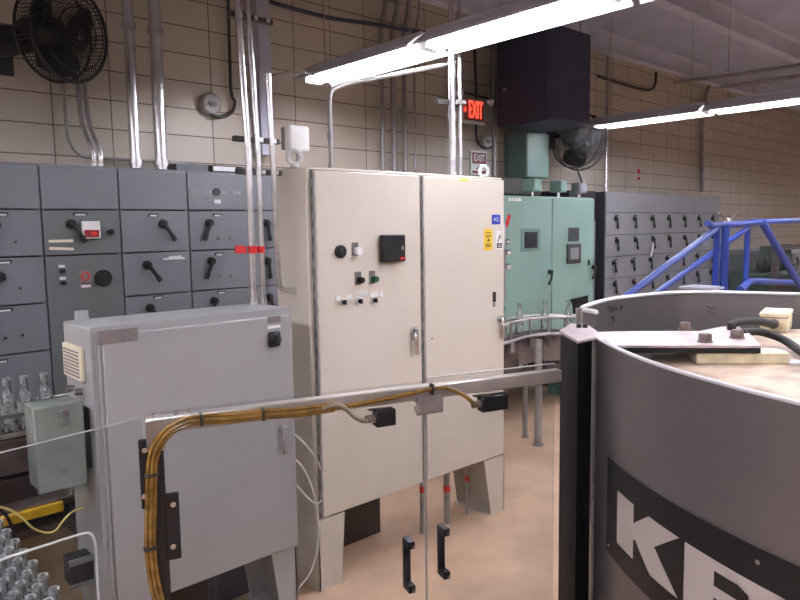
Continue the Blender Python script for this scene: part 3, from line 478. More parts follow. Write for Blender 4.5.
# exit signs
a=at(462,97,'Y',4.75); b=at(485,125,'Y',4.75); zc=a.z-.115; xc=(a.x+b.x)/2; w=(b.x-a.x)/2
t=thing('exit_sign','glowing red exit sign beside the bright vertical pipes','sign',(xc,4.75,b.z))
part('housing',MB().box(a.x,b.x,4.75,4.80,b.z,a.z,.006),'label',t); part('face',MB().box(a.x+.03,b.x-.02,4.742,4.75,zc-.10,zc+.10,.003),'exitface',t)
part('lettering',MB().text('EXIT',.24,(xc+.02,4.738,zc),ext=.003,width=w*1.2),'exitglow',t,'glowing letters EXIT'); part('arrow',MB().prism([(a.x+.012,4.739,zc),(a.x+.045,4.739,zc+.03),(a.x+.045,4.739,zc-.03)],(0,-.003,0)),'exitglow',t)
part('mount_stem',MB().box(xc-.015,xc+.015,4.80,4.95,a.z-.06,a.z-.02),'tile_dk',t)
for s_,(x,y) in enumerate(((461,92),(489,101))):
    p=at(x,y,'Y',4.74); q=part('lamp_head',MB().lathe([(.018,0),(.035,.03),(.04,.07),(.034,.075)],(p.x,4.78,p.z),14,(-.5+s_,-1,-.3)),'label',t); 
part('lamp_bar',MB().cyl((at(461,92,'Y',4.79).x,4.79,at(461,92,'Y',4.79).z),(at(489,101,'Y',4.79).x,4.79,at(461,92,'Y',4.79).z-.02),.012,n=8),'tile_dk',t)
p=at(479,163,'Y',4.98); t=thing('exit_placard','red and white exit placard behind the lifting eye of the cream cabinet','sign',(p.x,4.98,p.z-.12))
part('plate',MB().box(p.x-.125,p.x+.125,4.98,5.0,p.z-.125,p.z+.125),'wht',t); part('border',MB().box(p.x-.11,p.x+.11,4.977,4.98,p.z-.01,p.z+.11).box(p.x-.11,p.x+.11,4.977,4.98,p.z-.11,p.z-.085),'redd',t); part('lettering',MB().text('EXIT',.10,(p.x,4.974,p.z+.05),ext=.002,width=.17),'wht',t); part('symbol',MB().prism([(p.x-.05,4.975,p.z-.07),(p.x+.05,4.975,p.z-.07),(p.x,4.975,p.z-.02)],(0,.003,0)),'redd',t)
# fans
def fan(c,R,nrm,label,armdir,blade_mat='teal'):
    nrm=Vector(nrm).normalized(); c=Vector(c); t=thing('wall_fan',label,'fan',tuple(c)); u=V(0,0,1); u=(u-nrm*u.dot(nrm)).normalized(); w=nrm.cross(u)
    m=MB().torus(c,nrm,R,.010,40,8).torus(c-nrm*.12,nrm,R,.008,40,8).torus(c+nrm*.05,nrm,R*.5,.004,32,6).torus(c+nrm*.055,nrm,R*.25,.004,24,6).torus(c+nrm*.03,nrm,R*.78,.004,36,6)
    for k in range(72):
        a=2*math.pi*k/72; d=u*math.cos(a)+w*math.sin(a); m.tube([c+d*R,c+d*R*.8+nrm*.028,c+d*R*.5+nrm*.05,c+nrm*.055+d*.03],.0026,5); m.tube([c+d*R,c+d*R*1.0-nrm*.12,c+d*.08-nrm*.2],.0026,5)
    part('cage',m,'rub',t); part('cage_badge',MB().lathe([(.03,0),(.03,.012),(.01,.018)],c+nrm*.05,20,nrm),'rub',t)
    for k in range(3):
        a=2*math.pi*k/3+.9; g=MB(); N=10; rows=[]
        for i in range(6):
            rr=.05+(R*.9-.05)*i/5; ww=.35+.55*math.sin(math.pi*min(1,i/5*.8+.1)); rows.append([g.b.verts.new(c-nrm*.07+(u*math.cos(a+ww*(j/N-.5)*1.6)+w*math.sin(a+ww*(j/N-.5)*1.6))*rr+nrm*.09*(j/N-.5)) for j in range(N+1)])
        for p_,q_ in zip(rows,rows[1:]):
            for j in range(N): g.b.faces.new((p_[j],p_[j+1],q_[j+1],q_[j]))
        ge=bmesh.ops.solidify(g.b,geom=g.b.faces[:],thickness=.004); part('blade',g,blade_mat,t)
    part('motor',MB().lathe([(.04,-.05),(.085,-.1),(.095,-.15),(.095,-.32),(.07,-.35)],c,20,nrm),'teal',t)
    e=Vector(armdir); part('wall_bracket',MB().tube([c-nrm*.3,c-nrm*.32+e*.4,e+c],.03,10).box(c.x+e.x-.09,c.x+e.x+.09,YW-.02 if c.y+e.y>YW-.1 else c.y+e.y-.02,YW-.002 if c.y+e.y>YW-.1 else c.y+e.y,c.z+e.z-.12,c.z+e.z+.12),'teal',t)
    return t
c=at(71,33,'Y',4.2); fan(c,.265,(.5,-1,-.1),'large dark wall fan with round wire cage at top left',(-.2,.78,.0))
solo('fan_mount_arm',MB().tube([at(-30,42,'Y',4.45),at(5,41,'Y',4.45),at(48,38,'Y',4.5)],[.09,.085,.07],12),'teal','thick dark arm at left edge behind the top left fan','fan mount')
c=at(583,143,'Y',4.45); fan(c,.31,(-.45,-1,-.35),'smaller dark wall fan behind the strip light, above green cabinet',(.15,.53,.12),'rub')
# black hanging box
t=thing('hanging_box','big black box hanging below the ceiling above the green cabinet','equipment box',(5.9,4.4,2.88))
hb=4.72; hx0=at(497,130,'Y',hb).x; hx1=at(541,133,'Y',hb).x; q_=at(590,127,'X',hx1); hf=q_.y; zb=(q_.z+at(541,133,'Y',hb).z)/2; zt=zb+.93
part('casing',MB().box(hx0,hx1,hf,hb,zb,zt,.008),'navy',t); part('front_panel',MB().box(hx0+.03,hx1-.03,hf-.01,hf,zb+.03,zt-.03,.003),'navy',t); part('side_panel',MB().box(hx0-.008,hx0,hf+.04,hb-.04,zb+.03,zt-.03),'navy',t)
for x in (hx0+.07,hx1-.07):
    for y in (hf+.08,hb-.08): part('hanger_rod',MB().cyl((x,y,zt),(x,y,ZC+.12),.008,n=8),'galvd',t)
part('latch',MB().box(hx0-.015,hx0-.007,hb-.13,hb-.09,zb+.35,zb+.38),'galvd',t)
# green cabinet
YN=4.1; ga=4.80; gm=at(552.5,196,'Y',YN).x; gb=at(595,199,'Y',YN).x; gz=at(552,196.5,'Y',YN).z
t=thing('control_cabinet','sea-green two-door electrical cabinet behind the cream cabinet','electrical cabinet',((ga+gb)/2,4.35,0))
part('body',MB().box(ga,gb,YN+.02,4.62,.42,gz,.006),'green',t); dA=part('door',MB().box(ga+.01,gm-.006,YN,YN+.02,.44,gz-.015,.004),'green',t); dB=part('door',MB().box(gm+.006,gb-.012,YN,YN+.02,.44,gz-.015,.004),'green',t)
part('door_seal',MB().box(gm-.006,gm+.006,YN+.012,YN+.0195,.44,gz-.015),'mccd',t)
stand(ga+.01,1,t,YN+.03,4.6,.42,.15,.12,'green'); stand(gb-.01,-1,t,YN+.03,4.6,.42,.15,.12,'green')
def gp(x,y): p=at(x,y,'Y',YN); return p.x,p.z
X,Z=gp(530.5,240); w=small(dA,'window_frame',X,Z,.30,.22,YN,'greend',.006); small(w,'window_pane',X,Z,.2,.155,YN-.006,'black',.004)
X,Z=gp(515,199.5); q=small(dA,'maker_plate',X,Z,.24,.04,YN,'green',.002); part('plate_lettering',MB().box(X-.10,X-.06,YN-.004,YN-.002,Z-.015,Z+.015).box(X-.05,X-.02,YN-.004,YN-.002,Z-.015,Z+.015).box(X-.01,X+.03,YN-.004,YN-.002,Z-.015,Z+.015).box(X+.04,X+.09,YN-.004,YN-.002,Z-.015,Z+.015),'wht',q)
X,Z=gp(573.5,234.5); small(dB,'display_window',X,Z,.19,.14,YN,'teal',.006); X,Z=gp(573,253.5); q=small(dB,'operator_panel',X,Z,.24,.2,YN,'tile_dk',.02,'dark framed operator screen'); small(q,'screen',X,Z,.15,.12,YN-.02,'mcc2',.002)
def gl(door,x,y): X,Z=gp(x,y); part('handle',MB().cyl((X,YN,Z),(X,YN-.04,Z),.022,n=12).tube([(X,YN-.035,Z),(X-.02,YN-.045,Z-.06),(X-.07,YN-.05,Z-.12)],.012,8),'rub',door)
gl(dA,549,272); gl(dB,592.5,267); X,Z=gp(588.5,262.5); small(dB,'key_lock',X,Z,.03,.06,YN,'black',.01)
X,Z=gp(578,298); part('louver_vent',MB().prism([(X-.15,YN-.002,Z),(X+.16,YN-.002,Z+.015),(X+.16,YN-.002,Z-.2),(X-.08,YN-.002,Z-.2),(X-.11,YN-.002,Z-.06)],(0,-.02,0)),'black',dB)
def jbox(x0,x1,xf,y0,y1,Y,dep,mat,lab,zb=None):
    "box whose left side spans px x0..xf and front xf..x1"
    a=at(xf,y1,'Y',Y); b=at(x1,y0,'Y',Y); t=thing('junction_box',lab,'junction box',((a.x+b.x)/2,Y+dep/2,a.z)); part('case',MB().box(a.x,b.x,Y,Y+dep,a.z,b.z,.004),mat,t); part('cover',MB().box(a.x+.01,b.x-.01,Y-.008,Y,a.z+.01,b.z-.01,.002),mat,t)
    if zb is not None: part('nipple',MB().cyl(((a.x+b.x)/2,Y+dep/2,zb),((a.x+b.x)/2,Y+dep/2,a.z),.018,n=10),'galv',t)
    else: part('wall_mount',MB().box(a.x+.05,b.x-.05,Y+dep,4.998,a.z+.1,b.z-.1),'mccd',t)
    return t
jbox(507,549,526,134,177,4.70,.298,'greend','large grey-green box on the wall below the black hanging box')
jbox(526,542,533,179,191,4.25,.13,'green','left small green box on top of the green cabinet',gz)
jbox(552,567,560,181,192,4.25,.13,'green','right small green box on top of the green cabinet',gz)
jbox(576,587,579,183,193,4.25,.10,'mcc2','small grey box at right on top of the green cabinet',gz)
conduit([V(at(582,184,'Y',4.3).x,4.3,at(582,184,'Y',4.3).z),at(580,176,'Y',4.35),at(577,168,'Y',4.4)],.012,'rub','black cable from fan down to small grey box',cat='cable',sm=3)
solo('cable_tray',MB().box(ga+.05,gb-.1,4.72,5.0,2.24,2.42,.01),'tile_dk','dark tray behind the small boxes on the green cabinet','cable tray')
# ------------------------------------------------------------------ bottles
def bottle_mb(s=1.0):
    m=MB(); o=[(.0,.0),(.028,.0),(.0305,.006),(.0305,.115),(.026,.135),(.0155,.165),(.0132,.19),(.0132,.205),(.0155,.207),(.0155,.220),(.0135,.222),(.0105,.221),(.0098,.20),(.0096,.17)]
    m.lathe([(r*s,z*s) for r,z in o],n=14); return m
bm_=bottle_mb(); B0=bm_; bproto=None
def bottle(x,y,z,lab,grp,s=1.0):
    global bproto
    if bproto is None:
        o=solo('glass_bottle',B0,'bottle',lab,'bottle',grp); bproto=o
    else: o=bproto.copy(); COL.objects.link(o)
    o.location=(x,y,z); o['label']=lab; o['group']=grp; o.scale=(s,s,s); return o
# near accumulation conveyor at lower left
CX0,CX1,CY0,CY1,CZ=.22,.565,1.72,3.0,.655
t=thing('bottle_conveyor','low conveyor at lower left corner crowded with clear bottles','conveyor',(.4,2.4,0))
part('belt',MB().box(CX0,CX1,CY0,CY1,CZ-.02,CZ),'conv',t); part('side_frame',MB().box(CX1,CX1+.012,CY0,CY1,CZ-.12,CZ+.0).box(CX0-.012,CX0,CY0,CY1,CZ-.12,CZ),'steel',t)
for x in (CX0+.02,CX1-.02):
    for y in (CY0+.1,CY1-.1): part('leg',MB().box(x-.02,x+.02,y-.02,y+.02,0,CZ-.02),'steel',t)
k=0
for j in range(19):
    for i in range(5):
        x=CX1-.034-i*.0625-(.031 if j%2 else 0); y=CY0+.05+j*.0545+random.uniform(-.003,.003)
        if x<CX0+.03: continue
        if y>2.78-.0*i: continue
        bottle(x,y,CZ,'clear glass bottle packed in the crowd at lower left','crowded bottles at lower left')
# back conveyor at left
YC=3.36; zr=1.105
t=thing('bottle_conveyor','dark conveyor with rails running behind the grey-green junction box','conveyor',(.5,3.5,0))
part('belt',MB().box(-.6,1.25,YC+.02,YC+.2,.99,1.005),'conv',t); part('side_frame',MB().box(-.6,1.25,YC-.0,YC+.02,.84,.99).box(-.6,1.25,YC+.2,YC+.22,.84,1.0),'conv',t)
for z,y in ((1.105,YC),(1.02,YC-.02),(1.105,YC+.22)): part('guide_rail',MB().box(-.6,1.25,y-.006,y+.006,z-.009,z+.009,.002),'steel',t)
part('lower_frame',MB().box(-.6,1.25,YC-.01,YC+.15,.70,.82,.004),'brown',t); part('ledge',MB().box(-.6,1.1,YC-.12,YC-.0,.69,.72,.004),'conv',t); part('yellow_guide',MB().box(.62,.88,YC-.14,YC-.10,.665,.71,.004),'yst',t,'yellow guard strip')
part('drip_tray',MB().box(-.5,1.0,YC-.08,YC+.25,.56,.60,.004),'conv',t)
for x in (-.4,.35,1.2): part('leg',MB().box(x-.03,x+.03,YC+.05,YC+.11,0,.72,.003),'conv',t)
part('apron',MB().box(.2,.70,YC+.14,YC+.16,.02,.62),'conv',t); part('apron',MB().box(.705,1.12,YC+.15,YC+.17,.02,.64),'tan',t,'tan apron panel'); part('bracket',MB().box(.93,1.02,YC-.12,YC+.02,.52,.66,.004),'navy',t)
for k,x in enumerate((.745,.815,.90,.66,.57)):
    bottle(x,YC+.11,1.005,['leftmost bottle on the conveyor behind the junction box','middle bottle on the conveyor behind the junction box','bottle nearest the grey cabinet on the conveyor behind the junction box','bottle on the back conveyor just outside the left edge','bottle on the back conveyor outside the left edge'][k],'bottles on the back left conveyor',1.12)
# curved conveyor behind cream cabinet
def ribbon(m,pts,z0,z1,th):
    L=[]; 
    for i,p in enumerate(pts):
        a=pts[max(i-1,0)]; b=pts[min(i+1,len(pts)-1)]; d=V(b.x-a.x,b.y-a.y,0).normalized(); n=V(-d.y,d.x,0); L.append([m.b.verts.new((p.x+n.x*o,p.y+n.y*o,z)) for o,z in ((0,z0),(0,z1),(th,z1),(th,z0))])
    for a,b in zip(L,L[1:]):
        for k in range(4): m.b.faces.new((a[k],a[(k+1)%4],b[(k+1)%4],b[k]))
    m.b.faces.new(L[0]); m.b.faces.new(L[-1][::-1]); return m
CPX=[(484,329),(506,324.5),(522,320.5),(540,317.8),(560,317),(578,317.5),(596,319)]
cv=spline([at(x,y,'Z',1.10)*1 for x,y in CPX],5); cv=[V(p.x,p.y,0) for p in cv]
t=thing('curved_conveyor','curved steel bottle conveyor between the cream cabinet and drum','conveyor',(4.9,3.7,0))
def off(pts,o):
    out=[]
    for i,p in enumerate(pts):
        a=pts[max(i-1,0)]; b=pts[min(i+1,len(pts)-1)]; d=(b-a).normalized(); out.append(p+V(-d.y,d.x,0)*o)
    return out
part('deck',ribbon(MB(),cv,.955,.975,.13),'conv',t); part('guide_rail',MB().tube([p+V(0,0,1.10) for p in cv],.014,8),'steel',t); part('guide_rail',MB().tube([p+V(0,0,1.10) for p in off(cv,.13)],.014,8),'steel',t)
part('deck_edge',MB().tube([p+V(0,0,.955) for p in off(cv,-.02)],.016,8),'steel',t)
part('apron',ribbon(MB(),off(cv,.05),.70,.93,.02),'plated',t); part('lower_rail',ribbon(MB(),off(cv,.03),.60,.66,.05),'conv',t)
for i in (6,12,17,22): p=off(cv,-.012)[i]; part('rail_post',MB().cyl(p+V(0,0,.9),p+V(0,0,1.11),.012,n=8).box(p.x-.025,p.x+.025,p.y-.02,p.y+.02,.86,.95),'steel',t)
for (x,y,r) in ((525,437,.024),(538,445,.032)):
    p=at(x,y,'Z',0); part('leg',MB().cyl((p.x,p.y,0),(p.x,p.y,.93),r,n=14).cyl((p.x,p.y,0),(p.x,p.y,.015),r*1.5,n=14),'galvd',t)
p=at(516,365,'Y',3.62); part('end_box',MB().box(p.x-.16,p.x+.05,p.y,p.y+.2,.62,.93,.01),'conv',t)
p=at(549,357,'Y',3.62); part('drive_cover',MB().box(p.x-.09,p.x+.16,p.y-.02,p.y+.2,.70,.90,.01),'plated',t); part('drive_opening',MB().box(p.x-.09,p.x+.16,p.y-.01,p.y+.18,.63,.69,.004),'black',t)
for k,x in enumerate((509,524,548,569)):
    i=min(range(len(cv)),key=lambda j:abs((lambda d:400+FPX*d.dot(cr)/d.dot(cf))(cv[j]+V(0,0,1)-CP)-x)); p=off(cv,.065)[i]
    bottle(p.x,p.y,.975,['bottle touching the cream cabinet edge on the curved conveyor','second bottle from the cream cabinet on the curved conveyor','third bottle from the cream cabinet on the curved conveyor','bottle nearest the drum on the curved conveyor, before the black vent'][k],'bottles on the curved conveyor',1.2)
# ------------------------------------------------------------------ machine guard
G0=V(.651,1.627,0); G1=V(1.814,1.248,0); gd=(G1-G0).normalized(); gn=V(gd.y,-gd.x,0); 
if gn.dot(-G0)<0: gn=-gn
def gpt(x,y,o=0): return atp(x,y,G0+gn*o,gn)
def gbox(m,s0,s1,o0,o1,z0,z1,bev=0):
    c=G0+gd*(s0+s1)/2+gn*(o0+o1)/2+V(0,0,(z0+z1)/2); return m.obox(c,gd,gn,(0,0,1),(s1-s0)/2,abs(o1-o0)/2,(z1-z0)/2,bev)
LEN=(G1-G0).length; sof=lambda p:(p-G0).dot(gd)
t=thing('guard_rail','steel bar across the clear guard panels with cable strapped along it','guard rail',tuple(G0+gd*.6))
part('bar',gbox(MB(),-.01,LEN+.0,-.022,.012,1.41,1.45,.003),'bar',t)
m=MB()
for x,y in ((154,418),(176,415.5),(189,414)): p=gpt(x,y,-.005); m.cyl(V(p.x,p.y,1.45),V(p.x,p.y,1.458),.006,n=8)
part('bar_bolt',m,'chrome',t)
part('end_bracket',gbox(MB(),-.012,.035,.012,.02,1.37,1.448,.002),'steel',t)
px0,px1=sof(gpt(150,500)),sof(gpt(166,500)); pz=gpt(150,437).z
part('post',gbox(MB(),px0,px1,-.02,.012,.0,1.395,.002),'black',t,'black upright post')
for (a,b,c,d) in ((138,151,440,508),(164,182,494,558)):
    p,q=gpt(a,c,.014),gpt(b,d,.014); h=part('hinge_plate',gbox(MB(),sof(p),sof(q),.008,.016,q.z,p.z,.002),'black',t)
    for yy in (c+10,d-12): w=gpt((a+b)/2,yy,.016); part('hinge_screw',MB().cyl(w,w+gn*.005,.007,n=12),'chrome',h)
seam=sof(gpt(430.5,520))
def panel(a,b,z0,z1,lab,P=None):
    m=MB()
    if P is None: m=gbox(m,a,b,-.034,-.026,z0,z1); c=tuple(G0+gd*(a+b)/2+V(0,0,z0))
    else:
        A,B=P; d=(B-A).normalized(); n=V(d.y,-d.x,0); m.obox((A+B)/2+V(0,0,(z0+z1)/2),d,n,(0,0,1),(B-A).length/2,.004,(z1-z0)/2); c=tuple((A+B)/2+V(0,0,z0))
    q=thing('guard_door',lab,'guard door',c); part('pane',m,'panel',q); return q
q1=panel(px1,seam-.002,.35,1.455,'clear guard door panel left of the seam, in front of grey and cream cabinets'); q2=panel(seam+.002,LEN+.0,.35,1.462,'clear guard door panel right of the seam, next to the drum')
GL=V(-.25,1.48,0); q3=panel(0,0,.35,1.452,'clear guard panel at the left edge, left of the black post',(GL,G0-gd*.02))
M['edge']=paint('pale_edge',(176,172,166),.4)
def edge(q,m): part('pane_edge',m,'edge',q)
edge(q1,gbox(MB(),seam-.0025,seam-.002,-.034,-.026,.35,1.39)); edge(q2,gbox(MB(),seam-.0005,seam+.0015,-.034,-.026,.35,1.39)); part('pane_edge',MB().tube([GL+V(0,0,1.453),G0-gd*.02+V(0,0,1.453)],.0018,6),'pipelt',q3); part('pane_edge',gbox(MB(),seam+.01,LEN+.0,-.035,-.025,1.462,1.464),'edge',q2)
# pull handles
for k,(x,y0,y1) in enumerate(((412,546,590),(447,533,576))):
    a,b=gpt(x,y0,-.034),gpt(x,y1,-.034); q=thing('pull_handle',['black pull handle left of the panel seam','black pull handle right of the panel seam'][k],'door handle',tuple(b)); s=sof(a); m=MB()
    gbox(m,s-.011,s+.011,-.072,-.034,a.z-.012,a.z+.012,.002); gbox(m,s-.011,s+.011,-.072,-.034,b.z-.012,b.z+.012,.002)
    gbox(m,s-.011,s+.011,-.082,-.066,b.z-.012,a.z+.012,.003); part('grip',m,'black',q)
    for p in (a,b): w=G0+gd*s+gn*-.026+V(0,0,p.z); part('handle_screw',MB().cyl(w,w+gn*.004,.005,n=10),'chrome',q)
# switches, latch
def switch(x0,x1,y0,y1,lab,stx,sty):
    a=gpt(x0,y0,.03); b=gpt(x1,y1,.03); q=thing('door_switch',lab,'switch',tuple((a+b)/2)); part('case',gbox(MB(),sof(a),sof(b),.0,.034,b.z,a.z,.003),'black',q); part('screw',MB().cyl((a+b)/2+gn*.004,(a+b)/2+gn*.006,.005,n=10),'rub',q)
    w=gpt(stx,sty,.017); e=G0+gd*sof(a)+gn*.017+V(0,0,(a.z+b.z)/2); part('gland',MB().cyl(e-gd*.025,e+gd*.004,.011,.012,12),'bolt',q); s=sof(a)
    part('bracket',gbox(MB(),s-.01,s+.035,-.01,.012,a.z-.004,1.40),'black',q); return e-gd*.02
e1=switch(376,396,411,425,'left black door switch box hanging below the guard bar',368,420); e2=switch(482,508,397,409,'right black door switch box hanging below the guard bar',475,400)
a,b=gpt(416,397,.014),gpt(443,412,.014); q=thing('latch_plate','grey rounded latch plate below the guard bar at the panel seam','latch',tuple((a+b)/2)); part('plate',gbox(MB(),sof(a),sof(b),.012,.02,b.z,a.z,.0035),'plated',q); part('latch_pin',MB().cyl(gpt(418,409,.02),gpt(418,409,.028),.012,n=14),'bolt',q); part('spacer',gbox(MB(),sof(a)+.01,sof(b)-.01,-.02,.014,a.z-.01,1.4),'plated',q)
# yellow cable bundle
BP=[(334,407),(300,412),(263,414.5),(230,418),(201,419.5),(186,422),(172,429),(161,440),(154,455),(151.5,475),(151,510),(150.5,548),(154,580),(161,612),(168,660)]
t=thing('cable_bundle','yellow cables strapped along the guard bar and down the black post','cable',tuple(gpt(151,510,.03)))
base=[gpt(x,y,.026) for x,y in BP]
for k,(o,dn) in enumerate(((-.0092,.0),(0,.005),(.0092,.0))):
    pts=[]
    for i,p in enumerate(base):
        d=(base[min(i+1,len(base)-1)]-base[max(i-1,0)]).normalized(); n=d.cross(gn).normalized(); pts.append(p+n*o+gn*dn)
    part('cable',MB().tube(pts,.0047,8,5),'yc',t)
m=MB()
for x,y in ((263,414.5),(201,419.5)): c=gpt(x,y,.028); m.obox(c,gd,gn,(0,0,1),.003,.012,.016,.002)
for x,y in ((151.5,475),(150.5,548)): c=gpt(x,y,.028); m.obox(c,gd,gn,(0,0,1),.016,.012,.003,.002)
part('cable_tie',m,'black',t)
t=thing('switch_cable','grey flexible conduit looping to left door switch','cable',tuple(e1)); part('conduit',MB().tube([gpt(322,409,.03),gpt(336,405,.034),gpt(346,409,.036),gpt(355,417,.036),gpt(364,421,.03),e1],.0065,10,5),'gc',t)
t=thing('switch_cable','yellow-grey flexible conduit looping to right door switch','cable',tuple(e2)); part('conduit',MB().tube([gpt(330,409,.024),gpt(370,402,.022),gpt(400,396,.022),gpt(425,390,.022),gpt(445,388,.024),gpt(460,393,.03),gpt(470,400,.03),e2],.006,10,5),'yc',t)
m=MB(); c=gpt(432,389,.022); m.obox(c,gd,gn,(0,0,1),.003,.012,.016,.002); part('cable_tie',m,'black',t)
# ------------------------------------------------------------------ drum machine
DC=V(3.077,-.066,0); DR=1.714
def arc(a0,a1,n,R=DR): return [DC+V(math.cos(a0+(a1-a0)*k/n),math.sin(a0+(a1-a0)*k/n),0)*R for k in range(n+1)]
t=thing('drum_machine','large stainless drum-shaped machine with black banner lettered KR','machine',(2.8,.3,0)); DM=t
near=arc(2.342,4.3,60)
part('near_shell',ribbon(MB(),near,.25,1.55,.004),'drum',t)
part('near_rim',MB().tube([p+V(0,0,1.553) for p in near],.005,8).tube([p*1+(DC-p).normalized()*.02+V(0,0,1.547) for p in near],.0035,8),'rim',t)
part('shell_edge',MB().box(near[0].x-.004,near[0].x+.004,near[0].y-.004,near[0].y+.004,.25,1.55),'seal',t)
FP=[(582,310),(588,306),(610,300),(640,296),(680,293),(720,293),(760,294),(800,295)]
fp=[at(x,y,'Z',1.55) for x,y in FP]; fp=[V(p.x,p.y,0) for p in fp]
fp=[fp[0]+V(-.05,-.10,0)]+fp
far=spline(fp+[V(3.78,.85,0),V(3.95,.3,0),V(3.95,-.4,0),V(3.6,-1.1,0),V(3.0,-1.6,0),V(near[-1].x,near[-1].y,0)],6)
part('far_shell',ribbon(MB(),far,.25,1.55,.005),'drum',t); part('far_rim',MB().tube([p+V(0,0,1.553) for p in far],.010,8),'rim',t)
part('shell_patch',ribbon(MB(),[near[0],near[0]*.6+far[0]*.4,far[0]],.25,1.44,.004),'drum',t)
# deck, plate and things on top
part('deck',MB().lathe([(.2,1.36),(.86,1.36),(.87,1.37),(.87,1.42),(.86,1.425),(.2,1.425)],(2.75,.45,0),56),'deck',t)
part('well_floor',MB().lathe([(.2,1.05),(1.12,1.05),(1.12,1.07),(.2,1.07)],(2.75,.3,0),40),'rub',t)
part('well_wall',MB().lathe([(.80,1.07),(.82,1.07),(.82,1.36),(.80,1.36)],(2.75,.45,0),48),'tile_dk',t)
pl=[at(x,y,'Z',1.49) for x,y in ((592,332),(640,331),(700,331),(722,326.5),(738,326),(750,334),(761,345.5),(607,345.5))]
part('arm_plate',MB().prism(pl,(0,0,-.008)),'plate',t); part('arm_bar',MB().prism([p+V(0,0,-.0085) for p in (pl[0],pl[2],pl[5],pl[6],pl[7])],(0,0,-.018)),'black',t)
for k,(x,y) in enumerate(((685,330),(705,342),(737,338))):
    p=at(x,y,'Z',1.49); m=MB().cyl((p.x,p.y,1.49),(p.x,p.y,1.495),.026,n=20); m.lathe([(.021,0),(.022,.004),(.022,.022),(.019,.026)],(p.x,p.y,1.494),6); part('hex_bolt',m,'bolt',t)
a=at(697,353,'Z',1.463); b=at(791,353,'Z',1.463); d=(b-a).normalized(); n=V(-d.y,d.x,0); n=n if n.dot(a)>0 else -n
blk=part('spacer_block',MB().obox((a+b)/2+n*.05+V(0,0,-.019),d,n,(0,0,1),(b-a).length/2,.05,.0185,.003),'cream',t,'cream plastic block')
a=at(788,333,'Z',1.426); d=V(.97,.24,0).normalized(); n=V(-.24,.97,0).normalized(); LX,LY=.10,.055
q=MB().obox(a+d*LX+n*LY+V(0,0,.031),d,n,(0,0,1),LX,LY,.031,.004); bx_=part('terminal_box',q,'cream',t,'cream terminal box with lid'); part('box_lid',MB().obox(a+d*LX+n*LY+V(0,0,.074),d,n,(0,0,1),LX+.003,LY+.003,.010,.004),'cream',bx_); part('lid_gasket',MB().obox(a+d*LX+n*LY+V(0,0,.063),d,n,(0,0,1),LX-.003,LY-.003,.002),'seal',bx_)
e=a+n*LY+V(0,0,.038); part('box_gland',MB().cyl(e+d*.005,e-d*.03,.021,n=14).cyl(e-d*.03,e-d*.05,.017,n=12),'bolt',bx_)
g=e-d*.045; h1=at(733,327,'Z',1.50); part('hose',MB().tube([g,g-d*.04+V(0,0,.008),(g+h1)/2+V(0,0,.02),h1+V(0,0,.012),h1+V(0,0,-.03)],.0165,12,5),'rub',t,'dark ribbed hose')
part('hose',MB().tube([at(742,333,'Z',1.49),at(757,331.5,'Z',1.485),at(772,335,'Z',1.47),at(786,341,'Z',1.455),at(802,352,'Z',1.45),at(830,368,'Z',1.45)],.0155,12,5),'rub',t,'grey-black hose')
p=at(800,364,'Z',1.426); part('white_plate',MB().obox(p+V(0,0,.004),d,n,(0,0,1),.035,.03,.004),'label',t)
p=at(789,350,'Z',1.427);
# scribbled marks inside the far wall
m=MB()
def fin_pt(x,y):
    best=None; dr=ray(x,y)
    for i in range(len(far)-1):
        A,B=far[i],far[i+1]; nn=V(-(B-A).y,(B-A).x,0); tt=(A-CP).dot(nn)/dr.dot(nn); P=CP+dr*tt; s=(P-A).dot(B-A)/(B-A).length_squared
        if 0<=s<=1 and tt>0 and P.length>2.2 and (best is None or tt>0): best=P; 
        if best is not None: return best+(V(2.9,.9,P.z)-best).normalized()*.008
    return at(x,y,'Y',1.6)
for st in (((606,308),(609,306),(610,308),(607,311),(611,311)),((613,306),(612,310),(615,310),(615,308),(612,309)),((618,306),(621,305),(619,310)),((610,318),(612,316),(612,321)),((706,306),(711,309),(714,306)),((707,311),(713,313))):
    m.tube([fin_pt(*q) for q in st],.0022,5)
part('scribble',m,'rub',t)
# banner with lettering on the near shell
def onshell(s,z,o=.0): a=2.434+s/DR; return DC+V(math.cos(a),math.sin(a),0)*(DR+o)+V(0,0,z)
def wrap(polys,o0,o1,step=.02):
    b=bmesh.new()
    for poly in polys:
        a=[b.verts.new((s,0,z)) for s,z in poly]; b.faces.new(a)
    bmesh.ops.triangulate(b,faces=b.faces[:])
    smax=max(v.co.x for v in b.verts); s=min(v.co.x for v in b.verts)+step
    while s<smax:
        bmesh.ops.bisect_plane(b,geom=b.verts[:]+b.edges[:]+b.faces[:],plane_co=(s,0,0),plane_no=(1,0,0),dist=1e-5); s+=step
    r=bmesh.ops.extrude_face_region(b,geom=b.faces[:]); top=[g for g in r['geom'] if isinstance(g,bmesh.types.BMVert)]; ts=set(top)
    for v in b.verts: v.co=onshell(v.co.x,v.co.z,o1 if v in ts else o0)
    m=MB(); m.join(b); return m
ban=part('banner',wrap([[(0,.937),(0,1.222),(1.75,1.245),(1.75,.93)]],.002,.0035),'navyb' if False else 'black',t,'black banner')
zb_,zt_=1.0,1.152
s0_=.085
K=[[(s0_,zb_),(s0_,zt_),(s0_+.1,zt_),(s0_+.1,zb_)],[(s0_+.1,1.055),(s0_+.1,1.10),(s0_+.177,zt_),(s0_+.305,zt_),(s0_+.205,1.083)],[(s0_+.115,1.058),(s0_+.205,1.083),(s0_+.305,zb_),(s0_+.19,zb_)]]
r0=.412
